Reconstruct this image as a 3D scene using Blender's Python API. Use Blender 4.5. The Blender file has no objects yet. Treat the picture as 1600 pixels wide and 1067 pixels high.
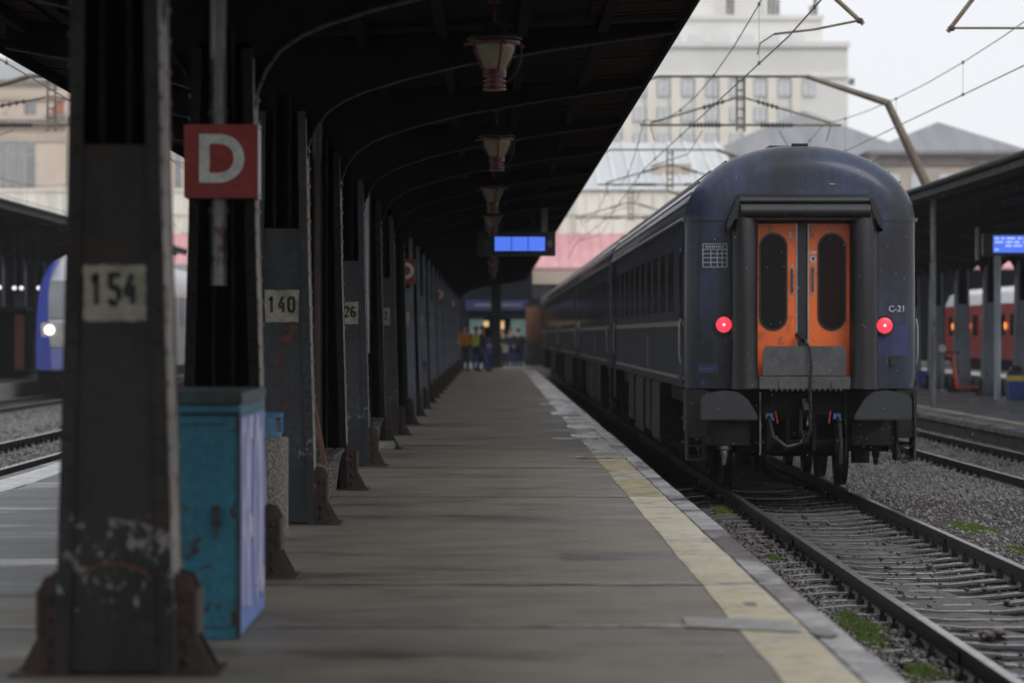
import bpy, bmesh, math, random
import numpy as np
from mathutils import Vector, Matrix
rnd = random.Random(7)
R = math.radians
sc = bpy.context.scene
COL = sc.collection

# ---------------------------------------------------------------- camera
cd = bpy.data.cameras.new('camera'); cam = bpy.data.objects.new('camera', cd); COL.objects.link(cam)
sc.camera = cam
cam.location = (0, 0, 1.5)
cam.rotation_euler = (R(90 - 0.134), 0, R(-0.351))
cd.sensor_width = 36; cd.lens = 110.25; cd.clip_start = 0.5; cd.clip_end = 3000
cd.dof.use_dof = True; cd.dof.focus_distance = 31.0; cd.dof.aperture_fstop = 2.2
FP = 4900.0
def at(px, py, Y):
    return Vector(((px - 770) * Y / FP, Y, 1.5 + (522 - py) * Y / FP))

# ---------------------------------------------------------------- sky, sun, exposure
SUN_EL, SUN_ROT = R(42), R(150)
w = bpy.data.worlds.new("World"); sc.world = w; w.use_nodes = True
nt = w.node_tree; nt.nodes.clear()
out = nt.nodes.new('ShaderNodeOutputWorld'); bg = nt.nodes.new('ShaderNodeBackground')
sky = nt.nodes.new('ShaderNodeTexSky'); sky.sky_type = 'NISHITA'; sky.sun_disc = False
sky.sun_elevation = SUN_EL; sky.sun_rotation = SUN_ROT; sky.dust_density = 6; sky.air_density = 1.0; sky.ozone_density = 1
tc = nt.nodes.new('ShaderNodeTexCoord'); sep = nt.nodes.new('ShaderNodeSeparateXYZ')
cl = nt.nodes.new('ShaderNodeMapRange'); cl.inputs[1].default_value = 0; cl.inputs[2].default_value = 1
cl.inputs[3].default_value = 9.9; cl.inputs[4].default_value = 11.6
cc = nt.nodes.new('ShaderNodeCombineColor')
m1 = nt.nodes.new('ShaderNodeMix'); m1.data_type = 'RGBA'; m1.blend_type = 'MIX'; m1.inputs[0].default_value = 0.93
tint = nt.nodes.new('ShaderNodeMix'); tint.data_type = 'RGBA'; tint.blend_type = 'MULTIPLY'; tint.inputs[0].default_value = 1
tint.inputs[7].default_value = (0.975, 0.995, 1.03, 1)
L = nt.links.new
L(tc.outputs['Generated'], sep.inputs[0]); L(sep.outputs[2], cl.inputs[0])
for i in range(3): L(cl.outputs[0], cc.inputs[i])
L(cc.outputs[0], tint.inputs[6]); L(sky.outputs[0], m1.inputs[6]); L(tint.outputs[2], m1.inputs[7])
L(m1.outputs[2], bg.inputs[0]); bg.inputs[1].default_value = 0.10
L(bg.outputs[0], out.inputs[0])
sd = bpy.data.lights.new('sun', 'SUN'); sd.energy = 1.0; sd.angle = R(25); sd.color = (1, 0.97, 0.93)
so = bpy.data.objects.new('sun', sd); COL.objects.link(so)
sdir = Vector((math.sin(SUN_ROT) * math.cos(SUN_EL), math.cos(SUN_ROT) * math.cos(SUN_EL), math.sin(SUN_EL)))
so.rotation_euler = sdir.to_track_quat('Z', 'Y').to_euler(); so.location = (20, -20, 60)
sc.view_settings.view_transform = 'Standard'; sc.view_settings.look = 'None'
sc.view_settings.exposure = 0; sc.view_settings.gamma = 1
sc.cycles.use_denoising = True
sc.cycles.max_bounces = 6; sc.cycles.volume_bounces = 1

# ---------------------------------------------------------------- materials
def lin(c):
    return tuple((x / 12.92 if x <= 0.04045 else ((x + 0.055) / 1.055) ** 2.4) for x in c)
def mat(name, a, b=None, rough=0.6, scale=4.0, detail=6, stretch=(1, 1, 1), lo=0.4, hi=0.62, bump=0.0, bscale=40,
        metal=0.0, patch=None, pscale=2.0, plo=0.6, phi=0.64, rough2=None, emit=None, estr=0, rlo=.45, rhi=.6, rscale=1.2,
        rstretch=(1, 1, 1), coat=0, darkwet=0.0, spec=0.5, peel=None):
    """noise mix of two paint colours, an optional third patch colour (rust, peeled paint), optional wet areas"""
    m = bpy.data.materials.new(name); m.use_nodes = True
    n = m.node_tree; N = n.nodes; k = n.links.new
    p = N['Principled BSDF']; p.inputs['Roughness'].default_value = rough; p.inputs['Metallic'].default_value = metal
    p.inputs['Specular IOR Level'].default_value = spec
    if coat: p.inputs['Coat Weight'].default_value = coat; p.inputs['Coat Roughness'].default_value = 0.12
    t = N.new('ShaderNodeTexCoord')
    def noise(s, st, d=6, off=0):
        mp = N.new('ShaderNodeMapping'); mp.inputs['Scale'].default_value = st; mp.inputs['Location'].default_value = (off, off * 1.7, off * .6)
        k(t.outputs['Object'], mp.inputs[0])
        x = N.new('ShaderNodeTexNoise'); x.inputs['Scale'].default_value = s; x.inputs['Detail'].default_value = d; x.inputs['Roughness'].default_value = 0.62
        k(mp.outputs[0], x.inputs['Vector']); return x.outputs[0]
    def rng(v, a0, a1, b0=0.0, b1=1.0):
        r = N.new('ShaderNodeMapRange'); r.interpolation_type = 'SMOOTHSTEP'
        for i, q in enumerate((a0, a1, b0, b1)): r.inputs[i + 1].default_value = q
        k(v, r.inputs[0]); return r.outputs[0]
    def mix(f, c1, c2, mode='MIX'):
        x = N.new('ShaderNodeMix'); x.data_type = 'RGBA'; x.blend_type = mode
        if hasattr(f, 'links'): k(f, x.inputs[0])
        else: x.inputs[0].default_value = f
        for i, c in ((6, c1), (7, c2)):
            if hasattr(c, 'links'): k(c, x.inputs[i])
            else: x.inputs[i].default_value = (*c[:3], 1)
        return x.outputs[2]
    b = b or tuple(x * 0.75 for x in a)
    c = mix(rng(noise(scale, stretch, detail), lo, hi), a, b)
    fine = rng(noise(bscale, (1, 1, 1), 3, 3.3), .3, .7, .82, 1.15)
    fv = N.new('ShaderNodeCombineColor'); [k(fine, fv.inputs[i]) for i in range(3)]
    c = mix(1.0, c, fv.outputs[0], 'MULTIPLY')
    if patch: c = mix(rng(noise(pscale, (1, 1, 1), 8, 9.1), plo, phi), c, patch)
    if rough2 is not None:
        wv = rng(noise(rscale, rstretch, 5, 5.7), rlo, rhi)
        rr = N.new('ShaderNodeMapRange'); k(wv, rr.inputs[0]); rr.inputs[3].default_value = rough; rr.inputs[4].default_value = rough2
        k(rr.outputs[0], p.inputs['Roughness'])
        if darkwet:
            inv = N.new('ShaderNodeMapRange'); k(wv, inv.inputs[0]); inv.inputs[3].default_value = 1; inv.inputs[4].default_value = 1 - darkwet
            fv2 = N.new('ShaderNodeCombineColor'); [k(inv.outputs[0], fv2.inputs[i]) for i in range(3)]
            c = mix(1.0, c, fv2.outputs[0], 'MULTIPLY')
    if peel:      # flaked-off paint: (colour, height, spread, threshold, noise scale)
        sp_ = N.new('ShaderNodeSeparateXYZ'); k(t.outputs['Object'], sp_.inputs[0])
        d1 = N.new('ShaderNodeMath'); d1.operation = 'SUBTRACT'; k(sp_.outputs[2], d1.inputs[0]); d1.inputs[1].default_value = peel[1]
        d2 = N.new('ShaderNodeMath'); d2.operation = 'ABSOLUTE'; k(d1.outputs[0], d2.inputs[0])
        w1 = rng(d2.outputs[0], 0, peel[2], .14, -.16)
        ad = N.new('ShaderNodeMath'); ad.operation = 'ADD'; k(w1, ad.inputs[0]); k(noise(peel[4], (1, 1, .75), 10, 2.2), ad.inputs[1])
        c = mix(rng(ad.outputs[0], peel[3], peel[3] + .07), c, peel[0])
    k(c, p.inputs['Base Color'])
    if bump:
        bp = N.new('ShaderNodeBump'); bp.inputs['Strength'].default_value = bump; bp.inputs['Distance'].default_value = 0.02
        k(noise(bscale, (1, 1, 1), 4, 1.1), bp.inputs['Height']); k(bp.outputs[0], p.inputs['Normal'])
    if emit:
        p.inputs['Emission Color'].default_value = (*emit, 1); p.inputs['Emission Strength'].default_value = estr
    return m
M = {}
M['asphalt'] = mat('platform_asphalt', (.186, .165, .136), (.133, .118, .098), .58, 1.6, 8, (.9, 1.2, 1), .35, .68, .35, 90, patch=(.075, .068, .06), pscale=.8, plo=.56, phi=.72,
                   rough2=.32, rscale=1.1, rstretch=(.30, .6, 1), rlo=.52, rhi=.68, darkwet=.30)
M['asphalt_open'] = mat('platform_asphalt_weathered', (.13, .13, .135), (.09, .09, .095), .55, 1.5, 8, (.5, 1.2, 1), .35, .65, .3, 80, rough2=.2, rscale=1.0, rstretch=(.3, 1, 1), rlo=.5, rhi=.62, darkwet=.3)
M['coping'] = mat('coping_stone', (.32, .315, .32), (.16, .155, .16), .42, 3, 8, (1, 1, 1), .4, .6, .15, 60, patch=(.06, .055, .05), pscale=5, plo=.6, phi=.66, rough2=.07, rscale=.9, rlo=.40, rhi=.62, darkwet=.3)
M['yellow'] = mat('worn_yellow_paint', (.43, .375, .245), (.50, .46, .36), .6, .35, 5, (1, .7, 1), .42, .58, .35, 45, patch=(.17, .15, .115), pscale=7, plo=.50, phi=.74, rough2=.2, rscale=1.3, rstretch=(.8, 1.2, 1), rlo=.48, rhi=.66, darkwet=.22)
M['white'] = mat('worn_white_paint', (.72, .72, .70), (.5, .5, .49), .55, 4, bump=.2)
M['wetline'] = mat('wet_joint', (.03, .028, .026), (.055, .05, .045), .3, 6)
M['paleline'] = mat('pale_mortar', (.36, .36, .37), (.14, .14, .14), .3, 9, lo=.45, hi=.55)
M['slab'] = mat('pale_slab', (.27, .265, .255), (.19, .185, .175), .5, 9, bump=.3)
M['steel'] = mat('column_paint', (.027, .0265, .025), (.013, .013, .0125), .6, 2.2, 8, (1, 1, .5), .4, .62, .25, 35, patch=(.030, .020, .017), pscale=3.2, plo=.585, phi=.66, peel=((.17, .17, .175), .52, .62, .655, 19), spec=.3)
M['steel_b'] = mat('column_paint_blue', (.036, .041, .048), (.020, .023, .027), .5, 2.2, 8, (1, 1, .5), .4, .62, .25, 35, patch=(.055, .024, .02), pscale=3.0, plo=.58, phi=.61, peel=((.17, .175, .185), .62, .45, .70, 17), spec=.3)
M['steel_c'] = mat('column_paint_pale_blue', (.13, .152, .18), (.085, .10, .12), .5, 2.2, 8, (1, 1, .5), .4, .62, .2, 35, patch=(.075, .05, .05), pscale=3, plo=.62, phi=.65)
M['steel_d'] = mat('column_sooty_brown', (.012, .009, .008), (.008, .0065, .006), .6, 2.0, 8, (1, 1, .4), .35, .65, .4, 30, patch=(.07, .07, .07), pscale=3.3, plo=.665, phi=.68, spec=.15)
M['flange'] = mat('flange_flaking_side_light', (.24, .215, .19), (.13, .11, .095), .55, 4, 8, (1, 1, .6), .4, .6, .3, 30, patch=(.10, .045, .03), pscale=5, plo=.58, phi=.62)  # flaking paint, made much lighter to paint sky light on the flange sides
M['gusset'] = mat('rusty_gusset', (.045, .027, .022), (.028, .02, .018), .65, 4, 8, bump=.5, bscale=25, patch=(.09, .06, .05), pscale=6, plo=.62, phi=.68)
M['peel'] = mat('peeled_paint', (.26, .26, .27), (.16, .16, .17), .6, 20)
M['rust'] = mat('bare_rust', (.11, .038, .026), (.06, .025, .02), .8, 20, bump=.4)
M['plate'] = mat('number_patch_paint', (.27, .262, .20), (.19, .185, .14), .6, 7, 8, bump=.2, patch=(.12, .10, .08), pscale=7, plo=.66, phi=.7)
M['plate_old'] = mat('number_patch_old', (.35, .33, .28), (.25, .24, .20), .6, 7, bump=.2)
M['black'] = mat('black_stencil', (.012, .011, .011), (.02, .018, .016), .6, 9)
M['maroon'] = mat('maroon_stencil', (.07, .018, .016), (.03, .012, .012), .6, 9)
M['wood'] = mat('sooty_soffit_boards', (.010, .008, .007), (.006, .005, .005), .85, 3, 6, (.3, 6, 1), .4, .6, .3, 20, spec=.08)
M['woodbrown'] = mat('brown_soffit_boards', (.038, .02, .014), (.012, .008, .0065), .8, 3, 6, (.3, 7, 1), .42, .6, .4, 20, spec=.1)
M['roofmetal'] = mat('canopy_roof_sheet', (.022, .022, .023), (.012, .012, .012), .7, 2, spec=.2)
M['zinc'] = mat('zinc_pipe', (.22, .225, .235), (.14, .14, .14), .45, 5, 6, (1, 1, .2), .4, .6, metal=.3, patch=(.09, .05, .035), pscale=4, plo=.62, phi=.68)
M['zinc_pale'] = mat('pale_pipe', (.44, .50, .58), (.36, .40, .46), .45, 5, 6, (1, 1, .2))
M['pipe_brown'] = mat('brown_pipe', (.045, .024, .018), (.025, .016, .013), .5, 5)
M['signred'] = mat('sign_red', (.25, .022, .019), (.21, .018, .016), .38, 2, patch=(.2, .03, .025), pscale=5, plo=.68, phi=.7, rough2=.55)
M['signwhite'] = mat('sign_white', (.52, .54, .51), (.45, .47, .44), .45, 6)
M['teal'] = mat('teal_cabinet_paint', (.018, .14, .21), (.013, .10, .15), .42, 1.4, 8, (1, 1, .4), .35, .65, .2, 40, patch=(.03, .022, .018), pscale=6.0, plo=.61, phi=.66, peel=((.035, .024, .02), .05, .5, .66, 9))
M['teal_d'] = mat('teal_rim_paint', (.014, .055, .062), (.022, .02, .017), .5, 5, 8, (1, 1, 1), .42, .58, .3, 40)
M['cab_blue'] = mat('blue_graffiti_ground', (.10, .19, .52), (.16, .24, .60), .4, 3)
M['lilac'] = mat('lilac_graffiti', (.56, .56, .80), (.40, .38, .66), .4, 3)
M['navy'] = mat('navy_graffiti', (.04, .05, .22), (.03, .03, .14), .4, 3)
M['pebble'] = mat('pebble_concrete', (.28, .26, .23), (.10, .092, .08), .6, 60, 3, lo=.44, hi=.56, bump=1.0, bscale=70)
M['binblue'] = mat('bin_lid_blue', (.035, .15, .30), (.025, .11, .22), .4, 4, patch=(.02, .03, .04), pscale=9, plo=.64, phi=.68)
M['slat'] = mat('brown_bench_slat', (.13, .055, .035), (.08, .035, .025), .5, 5, 6, (1, .2, 1))
M['slatdark'] = mat('dark_bench_slat', (.06, .06, .065), (.04, .04, .04), .4, 5)
M['rail'] = mat('rail_steel', (.03, .026, .025), (.022, .017, .015), .45, 4, metal=.5, bump=.3)
M['railtop'] = mat('rail_polished', (.42, .41, .41), (.28, .27, .27), .25, 4, metal=.85)
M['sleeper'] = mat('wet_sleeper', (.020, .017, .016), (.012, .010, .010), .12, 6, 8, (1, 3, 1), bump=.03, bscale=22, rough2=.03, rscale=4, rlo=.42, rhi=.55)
M['sleeper_top'] = mat('wet_sleeper_top_painted_sheen', (.40, .38, .385), (.13, .115, .11), .16, 3.0, 8, (1, 2, 1), .42, .6, .04, 22, rough2=.04, rscale=4, rlo=.42, rhi=.55)  # pale tops paint the wet sky sheen into the sleeper colour
M['stone'] = mat('ballast_stone', (.078, .066, .060), (.020, .016, .014), .34, 9, 2, lo=.42, hi=.58, bump=.5, bscale=40, rough2=.12, rscale=6)
M['edge'] = mat('dark_flange_edge', (.026, .025, .024), (.012, .012, .012), .6, 6, 8, patch=(.07, .06, .05), pscale=9, plo=.6, phi=.66, spec=.2)
M['soot_shade'] = mat('sooty_shade_steel', (.010, .0095, .0095), (.006, .006, .006), .6, 3, 6, bump=.2, bscale=30, spec=.08)  # black also stands in for shade in column recesses and coach gaps
M['stone_l'] = mat('pale_ballast_stone', (.16, .152, .148), (.065, .06, .057), .4, 9, 2, lo=.42, hi=.58)
M['gravel'] = mat('gravel_bed', (.06, .052, .048), (.025, .022, .02), .6, 16, 8, bump=1.0, bscale=26)
M['ground'] = mat('ground_dirt', (.11, .105, .10), (.07, .065, .06), .7, .4, 8, bump=.6, bscale=12)
M['moss'] = mat('moss', (.10, .15, .028), (.05, .08, .018), .9, 14, bump=.8, bscale=50)
M['wall'] = mat('platform_wall_concrete', (.07, .062, .056), (.04, .036, .033), .6, 3, 8, (1, 1, .4), bump=.5)
# coach
M['coach'] = mat('coach_dark_blue', (.028, .034, .048), (.017, .019, .025), .6, .9, 8, (1, 1, .5), .3, .7, .06, 60, patch=(.020, .019, .020), pscale=1.4, plo=.5, phi=.66, spec=.18)
M['coachend'] = mat('coach_end_blue', (.030, .045, .092), (.019, .024, .040), .42, 1.3, 8, (2.2, 2.2, .3), .36, .66, .10, 9, patch=(.015, .015, .018), pscale=.7, plo=.42, phi=.64, spec=.3, coat=.2)
M['enddark'] = mat('coach_end_sooty', (.018, .019, .023), (.024, .027, .034), .45, 1.5, 8, (1, 1, .4), .35, .7, .05, 60)
M['coachroof'] = mat('coach_roof_grime_highlight', (.10, .10, .105), (.045, .045, .048), .28, 2, 8, (1, .3, 1), bump=.2, coat=.2)  # grimy grey, lightened to paint the highlight along the roof edge
M['under'] = mat('underframe_grime', (.007, .006, .006), (.013, .010, .009), .75, 5, bump=.3, spec=.15)
M['under2'] = mat('underframe_grey', (.016, .015, .016), (.008, .008, .008), .6, 5, bump=.3, spec=.25)
M['rubber'] = mat('gangway_rubber', (.008, .008, .010), (.012, .012, .015), .42, 3, 6, (1, 1, .3), bump=.1)
M['orange'] = mat('orange_door_paint', (.80, .15, .022), (.70, .12, .02), .42, 2, 6, (1, 1, .4), .3, .7, 0, 60, patch=(.30, .075, .03), pscale=4.5, plo=.54, phi=.72)
M['glass'] = mat('dark_window_glass', (.004, .004, .005), (.006, .005, .005), .10, 3, spec=.12)
M['glass_r'] = mat('dark_red_window_glass', (.018, .006, .006), (.011, .005, .006), .14, 3, spec=.1)
M['trim'] = mat('aluminium_trim', (.32, .32, .32), (.24, .24, .24), .4, 6, metal=.5)
M['flap'] = mat('grey_gangway_plate', (.075, .078, .083), (.052, .054, .058), .5, 4, 8, bump=.15, patch=(.05, .045, .045), pscale=5, plo=.66, phi=.70)
M['cream'] = mat('cream_stripe', (.20, .185, .16), (.13, .12, .105), .45, 6)
M['offwhite'] = mat('stencil_white', (.42, .45, .48), (.34, .36, .38), .5, 8)
M['panelblue'] = mat('faded_blue_patch', (.016, .022, .085), (.02, .028, .10), .5, 5)
M['tail'] = mat('tail_lamp_lens', (.6, .02, .03), None, .3, emit=(1.0, .045, .085), estr=1.25)
M['tailhot'] = mat('tail_lamp_bulb', (.8, .3, .3), None, .3, emit=(1.0, .35, .35), estr=6)
M['cockblue'] = mat('blue_cock', (.03, .10, .28), None, .4)
M['leverred'] = mat('red_lever', (.40, .05, .03), None, .45)
M['shiny'] = mat('worn_bare_metal', (.28, .27, .26), (.18, .16, .15), .3, 6, metal=.7)
# lamps, screens
M['lampred'] = mat('lantern_red', (.14, .018, .018), (.09, .014, .014), .4, 6)
M['lampcap'] = mat('lantern_cap', (.05, .028, .028), (.03, .02, .02), .5, 6)
M['lampglass'] = mat('lantern_cream_glass', (.25, .215, .14), (.19, .165, .11), .3, 4)
M['casing'] = mat('display_casing', (.012, .013, .02), None, .35)
M['screen'] = mat('display_screen', (.05, .1, .4), None, .3, emit=(.085, .20, .92), estr=.95)
M['screen_div'] = mat('display_divider', (.05, .1, .4), None, .3, emit=(.05, .11, .50), estr=.7)
M['screen_txt'] = mat('display_text', (.6, .6, .8), None, .3, emit=(.45, .55, 1), estr=1.0)
M['greytxt'] = mat('grey_print', (.16, .16, .17), None, .5)
M['catenary'] = mat('catenary_tube', (.20, .17, .12), (.13, .10, .08), .5, 3, 8, metal=.3, patch=(.19, .11, .06), pscale=1.5, plo=.56, phi=.66)
M['wire'] = mat('wire', (.10, .10, .10), None, .5)
M['insul'] = mat('insulator', (.05, .04, .04), None, .3)
# far; tower and far window colours paled to paint in distance haze
M['facade'] = mat('tower_limestone_hazed', (.74, .73, .70), (.68, .67, .64), .8, .15, bump=0)
M['pilaster'] = mat('tower_cream_pilaster_hazed', (.80, .76, .67), (.74, .70, .62), .8, .2)
M['bwin'] = mat('far_window_hazed', (.57, .59, .62), (.64, .65, .67), .25, .3)
M['hwin'] = mat('house_window', (.20, .22, .24), (.28, .30, .32), .3, .5)
M['beige'] = mat('beige_stucco', (.60, .51, .44), (.53, .45, .39), .8, .3, 8, patch=(.38, .26, .20), pscale=.5, plo=.6, phi=.7)
M['cornice'] = mat('cornice_grey', (.24, .21, .19), (.16, .14, .13), .8, 1)
M['brick'] = mat('exposed_brick', (.42, .18, .13), (.34, .15, .11), .9, 6)
M['whiteroof'] = mat('pale_roof', (.55, .57, .60), (.48, .5, .53), .6, .2, 5, (3, .2, 1))
M['greyroof'] = mat('grey_sheet_roof', (.24, .245, .26), (.19, .195, .21), .6, .2, 5, (3, .2, 1))
M['ribbed'] = mat('ribbed_translucent_cladding', (.80, .82, .74), (.62, .65, .57), .5, .25, 5, (3, 1, .3))
M['pink'] = mat('faded_red_sheet', (.64, .33, .355), (.57, .28, .30), .5, .3, 5, (3, 1, 1))
M['creamwall'] = mat('cream_wall', (.48, .41, .34), (.40, .35, .30), .8, .3)
M['darkin'] = mat('dark_shopfront', (.014, .015, .02), None, .85, spec=.08)
M['shoplight'] = mat('shop_window_lit', (.2, .3, .3), None, .3, emit=(.17, .24, .24), estr=.33)
M['warm'] = mat('warm_lamp', (.9, .7, .4), None, .3, emit=(1, .62, .26), estr=.7)
M['navy_sign'] = mat('navy_fascia', (.012, .018, .09), None, .4)
M['kiosk'] = mat('orange_brown_kiosk', (.17, .065, .035), (.13, .05, .03), .6, 2)
M['silver'] = mat('train_silver', (.42, .42, .44), (.34, .34, .36), .35, 1, metal=.2)
M['tblue'] = mat('train_blue', (.045, .07, .36), (.04, .06, .32), .3, 1)
M['tblue2'] = mat('train_lilac_blue', (.16, .18, .46), (.14, .16, .42), .3, 1)
M['twhite'] = mat('train_pale', (.55, .58, .62), (.5, .52, .56), .3, 1)
M['headlight'] = mat('headlight', (1, 1, 1), None, .2, emit=(1, .80, .50), estr=6)
M['coldlight'] = mat('cold_lamp', (1, 1, 1), None, .2, emit=(.85, .85, 1), estr=1.3)
M['tred'] = mat('red_train_paint', (.36, .045, .04), (.30, .04, .036), .35, .6)
M['tredroof'] = mat('red_train_roof', (.60, .62, .64), (.5, .52, .54), .4, .4)
M['oranglight'] = mat('orange_lamp', (1, .4, .1), None, .2, emit=(1, .33, .06), estr=2.2)
M['scooter'] = mat('scooter_orange', (.75, .06, .03), None, .35)
M['tyre'] = mat('tyre', (.02, .02, .02), None, .6)
M['blue'] = mat('blue_plastic', (.02, .05, .28), (.018, .04, .22), .4, 3)
M['yellowp'] = mat('yellow_plastic', (.6, .5, .06), None, .4)
M['skin'] = mat('skin', (.42, .25, .18), None, .5)
M['hair'] = mat('hair', (.02, .015, .012), None, .6)
for k_, c_ in dict(jk_orange=(.56, .17, .02), jk_dark=(.016, .017, .022), jk_hivis=(.35, .55, .04), jk_navy=(.018, .025, .05), tr_grey=(.035, .035, .04), tr_jeans=(.03, .055, .13), tr_navy=(.015, .02, .06), shoe=(.02, .018, .016), bag=(.35, .33, .30), bagred=(.2, .03, .03)).items():
    M[k_] = mat('cloth_' + k_, c_, None, .75, 8)
M['drop'] = mat('rain_drop', (.75, .78, .8), None, .2)

# ---------------------------------------------------------------- mesh helpers
class MB:
    def __init__(s): s.v = []; s.f = []; s.mi = []; s.cur = 0
    def raw(s, v, f):
        o = len(s.v); s.v += [tuple(p) for p in v]; s.f += [tuple(i + o for i in q) for q in f]; s.mi += [s.cur] * len(f); return s
    def box(s, x0, x1, y0, y1, z0, z1, rot=None, c=None):
        v = [Vector((x, y, z)) for x in (x0, x1) for y in (y0, y1) for z in (z0, z1)]
        if rot is not None:
            c = Vector(c) if c else Vector(((x0 + x1) / 2, (y0 + y1) / 2, (z0 + z1) / 2))
            v = [rot @ (p - c) + c for p in v]
        return s.raw(v, [(0, 1, 3, 2), (4, 6, 7, 5), (0, 4, 5, 1), (2, 3, 7, 6), (0, 2, 6, 4), (1, 5, 7, 3)])
    def prism(s, poly, a, b, axis='y'):
        n = len(poly)
        def P(p, t): return {'y': (p[0], t, p[1]), 'x': (t, p[0], p[1]), 'z': (p[0], p[1], t)}[axis]
        v = [P(p, a) for p in poly] + [P(p, b) for p in poly]
        f = [tuple(range(n - 1, -1, -1)), tuple(range(n, 2 * n))] + [(i, (i + 1) % n, n + (i + 1) % n, n + i) for i in range(n)]
        return s.raw(v, f)
    def strip(s, pts, th, a, b):       # ribbon of thickness th following pts (x,z), from y=a to y=b
        up = []
        for i, p in enumerate(pts):
            q0 = pts[max(i - 1, 0)]; q1 = pts[min(i + 1, len(pts) - 1)]
            d = Vector((q1[0] - q0[0], q1[1] - q0[1])).normalized(); up.append((p[0] - d.y * th, p[1] + d.x * th))
        n = len(pts); v = []
        for p, q in zip(pts, up): v += [(p[0], a, p[1]), (p[0], b, p[1]), (q[0], b, q[1]), (q[0], a, q[1])]
        f = [(0, 1, 2, 3), (4 * n - 4, 4 * n - 1, 4 * n - 2, 4 * n - 3)]
        for i in range(n - 1):
            for j in range(4): f.append((4 * i + j, 4 * i + (j + 1) % 4, 4 * i + 4 + (j + 1) % 4, 4 * i + 4 + j))
        return s.raw(v, f)
    def tube(s, path, r, n=8, rs=None):
        path = [Vector(p) for p in path]; m = len(path); v = []; prev = None
        for i, p in enumerate(path):
            d = (path[min(i + 1, m - 1)] - path[max(i - 1, 0)]).normalized()
            a = d.orthogonal().normalized() if prev is None else (prev - d * prev.dot(d)).normalized()
            prev = a; b = d.cross(a); rr = rs[i] if rs else r
            v += [p + (a * math.cos(t) + b * math.sin(t)) * rr for t in (2 * math.pi * j / n for j in range(n))]
        f = [tuple(range(n - 1, -1, -1)), tuple(range((m - 1) * n, m * n))]
        for i in range(m - 1):
            for j in range(n): f.append((i * n + j, i * n + (j + 1) % n, (i + 1) * n + (j + 1) % n, (i + 1) * n + j))
        return s.raw(v, f)
    def lathe(s, prof, c=(0, 0, 0), n=24, axis='z'):
        v = []; m = len(prof)
        for r, h in prof:
            for j in range(n):
                t = 2 * math.pi * j / n; x, y = r * math.cos(t), r * math.sin(t)
                p = {'z': (x, y, h), 'x': (h, x, y), 'y': (x, h, y)}[axis]
                v.append((p[0] + c[0], p[1] + c[1], p[2] + c[2]))
        f = [tuple(range(n - 1, -1, -1)), tuple(range((m - 1) * n, m * n))]
        for i in range(m - 1):
            for j in range(n): f.append((i * n + j, i * n + (j + 1) % n, (i + 1) * n + (j + 1) % n, (i + 1) * n + j))
        return s.raw(v, f)
    def dome(s, c, d, r):                 # a rivet head facing direction d
        d = Vector(d).normalized(); a = d.orthogonal().normalized(); b = d.cross(a); c = Vector(c); v = []
        for rr, h in ((1, 0), (.75, .55)):
            v += [c + (a * math.cos(t) + b * math.sin(t)) * rr * r + d * h * r for t in (math.pi / 3 * j for j in range(6))]
        v.append(c + d * r * .75)
        return s.raw(v, [(j, (j + 1) % 6, 6 + (j + 1) % 6, 6 + j) for j in range(6)] + [(6 + j, 6 + (j + 1) % 6, 12) for j in range(6)])
    def build(s, name, m, parent=None, smooth=False, bevel=0, loc=None):
        me = bpy.data.meshes.new(name); me.from_pydata(s.v, [], s.f)
        for x in (m if isinstance(m, (list, tuple)) else [m]): me.materials.append(M[x] if isinstance(x, str) else x)
        if any(s.mi): me.polygons.foreach_set('material_index', s.mi)
        bm = bmesh.new(); bm.from_mesh(me); bmesh.ops.recalc_face_normals(bm, faces=bm.faces)
        if bevel: bmesh.ops.bevel(bm, geom=[e for e in bm.edges if len(e.link_faces) == 2 and e.calc_face_angle(0) > .5], offset=bevel, segments=2, affect='EDGES', clamp_overlap=True)
        bm.to_mesh(me); bm.free()
        if smooth: me.shade_smooth() if smooth is True else me.polygons.foreach_set('use_smooth', [True] * len(me.polygons))
        if smooth:
            try: me.set_sharp_from_angle(angle=R(40))
            except Exception: pass
        o = bpy.data.objects.new(name, me); COL.objects.link(o)
        if parent: o.parent = parent
        if loc: o.location = loc
        return o
def tag(o, label=None, cat=None, group=None, kind=None):
    for k_, v_ in (('label', label), ('category', cat), ('group', group), ('kind', kind)):
        if v_: o[k_] = v_
    return o
def thing(name, loc, label, cat, group=None, rz=0):
    o = bpy.data.objects.new(name, None); COL.objects.link(o); o.location = loc; o.rotation_euler[2] = rz; o.empty_display_size = .2
    return tag(o, label, cat, group)
KIDS = {}
def dup(root, loc=None, label=None, parent=None, rz=None):
    c = root.copy(); COL.objects.link(c)
    if parent: c.parent = parent
    if loc is not None: c.location = loc
    if rz is not None: c.rotation_euler[2] = rz
    if label: c['label'] = label
    for ch in kids(root): dup(ch, parent=c)
    return c
def kids(o): return [x for x in bpy.data.objects if x.parent == o]
def text(s, size, m, parent, loc, rot=(R(90), 0, 0), name='lettering', bold=0, ext=.002, sx=1, align='CENTER'):
    cu = bpy.data.curves.new(name, 'FONT'); cu.body = s; cu.size = size; cu.extrude = ext; cu.offset = bold; cu.align_x = align; cu.align_y = 'CENTER'
    t = bpy.data.objects.new(name, cu); COL.objects.link(t); bpy.context.view_layer.update()
    me = bpy.data.meshes.new_from_object(t.evaluated_get(bpy.context.evaluated_depsgraph_get()))
    bpy.data.objects.remove(t); bpy.data.curves.remove(cu)
    o = bpy.data.objects.new(name, me); COL.objects.link(o); me.materials.clear(); me.materials.append(M[m])
    o.parent = parent; o.location = loc; o.rotation_euler = rot; o.scale = (sx, 1, 1); return o
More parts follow.
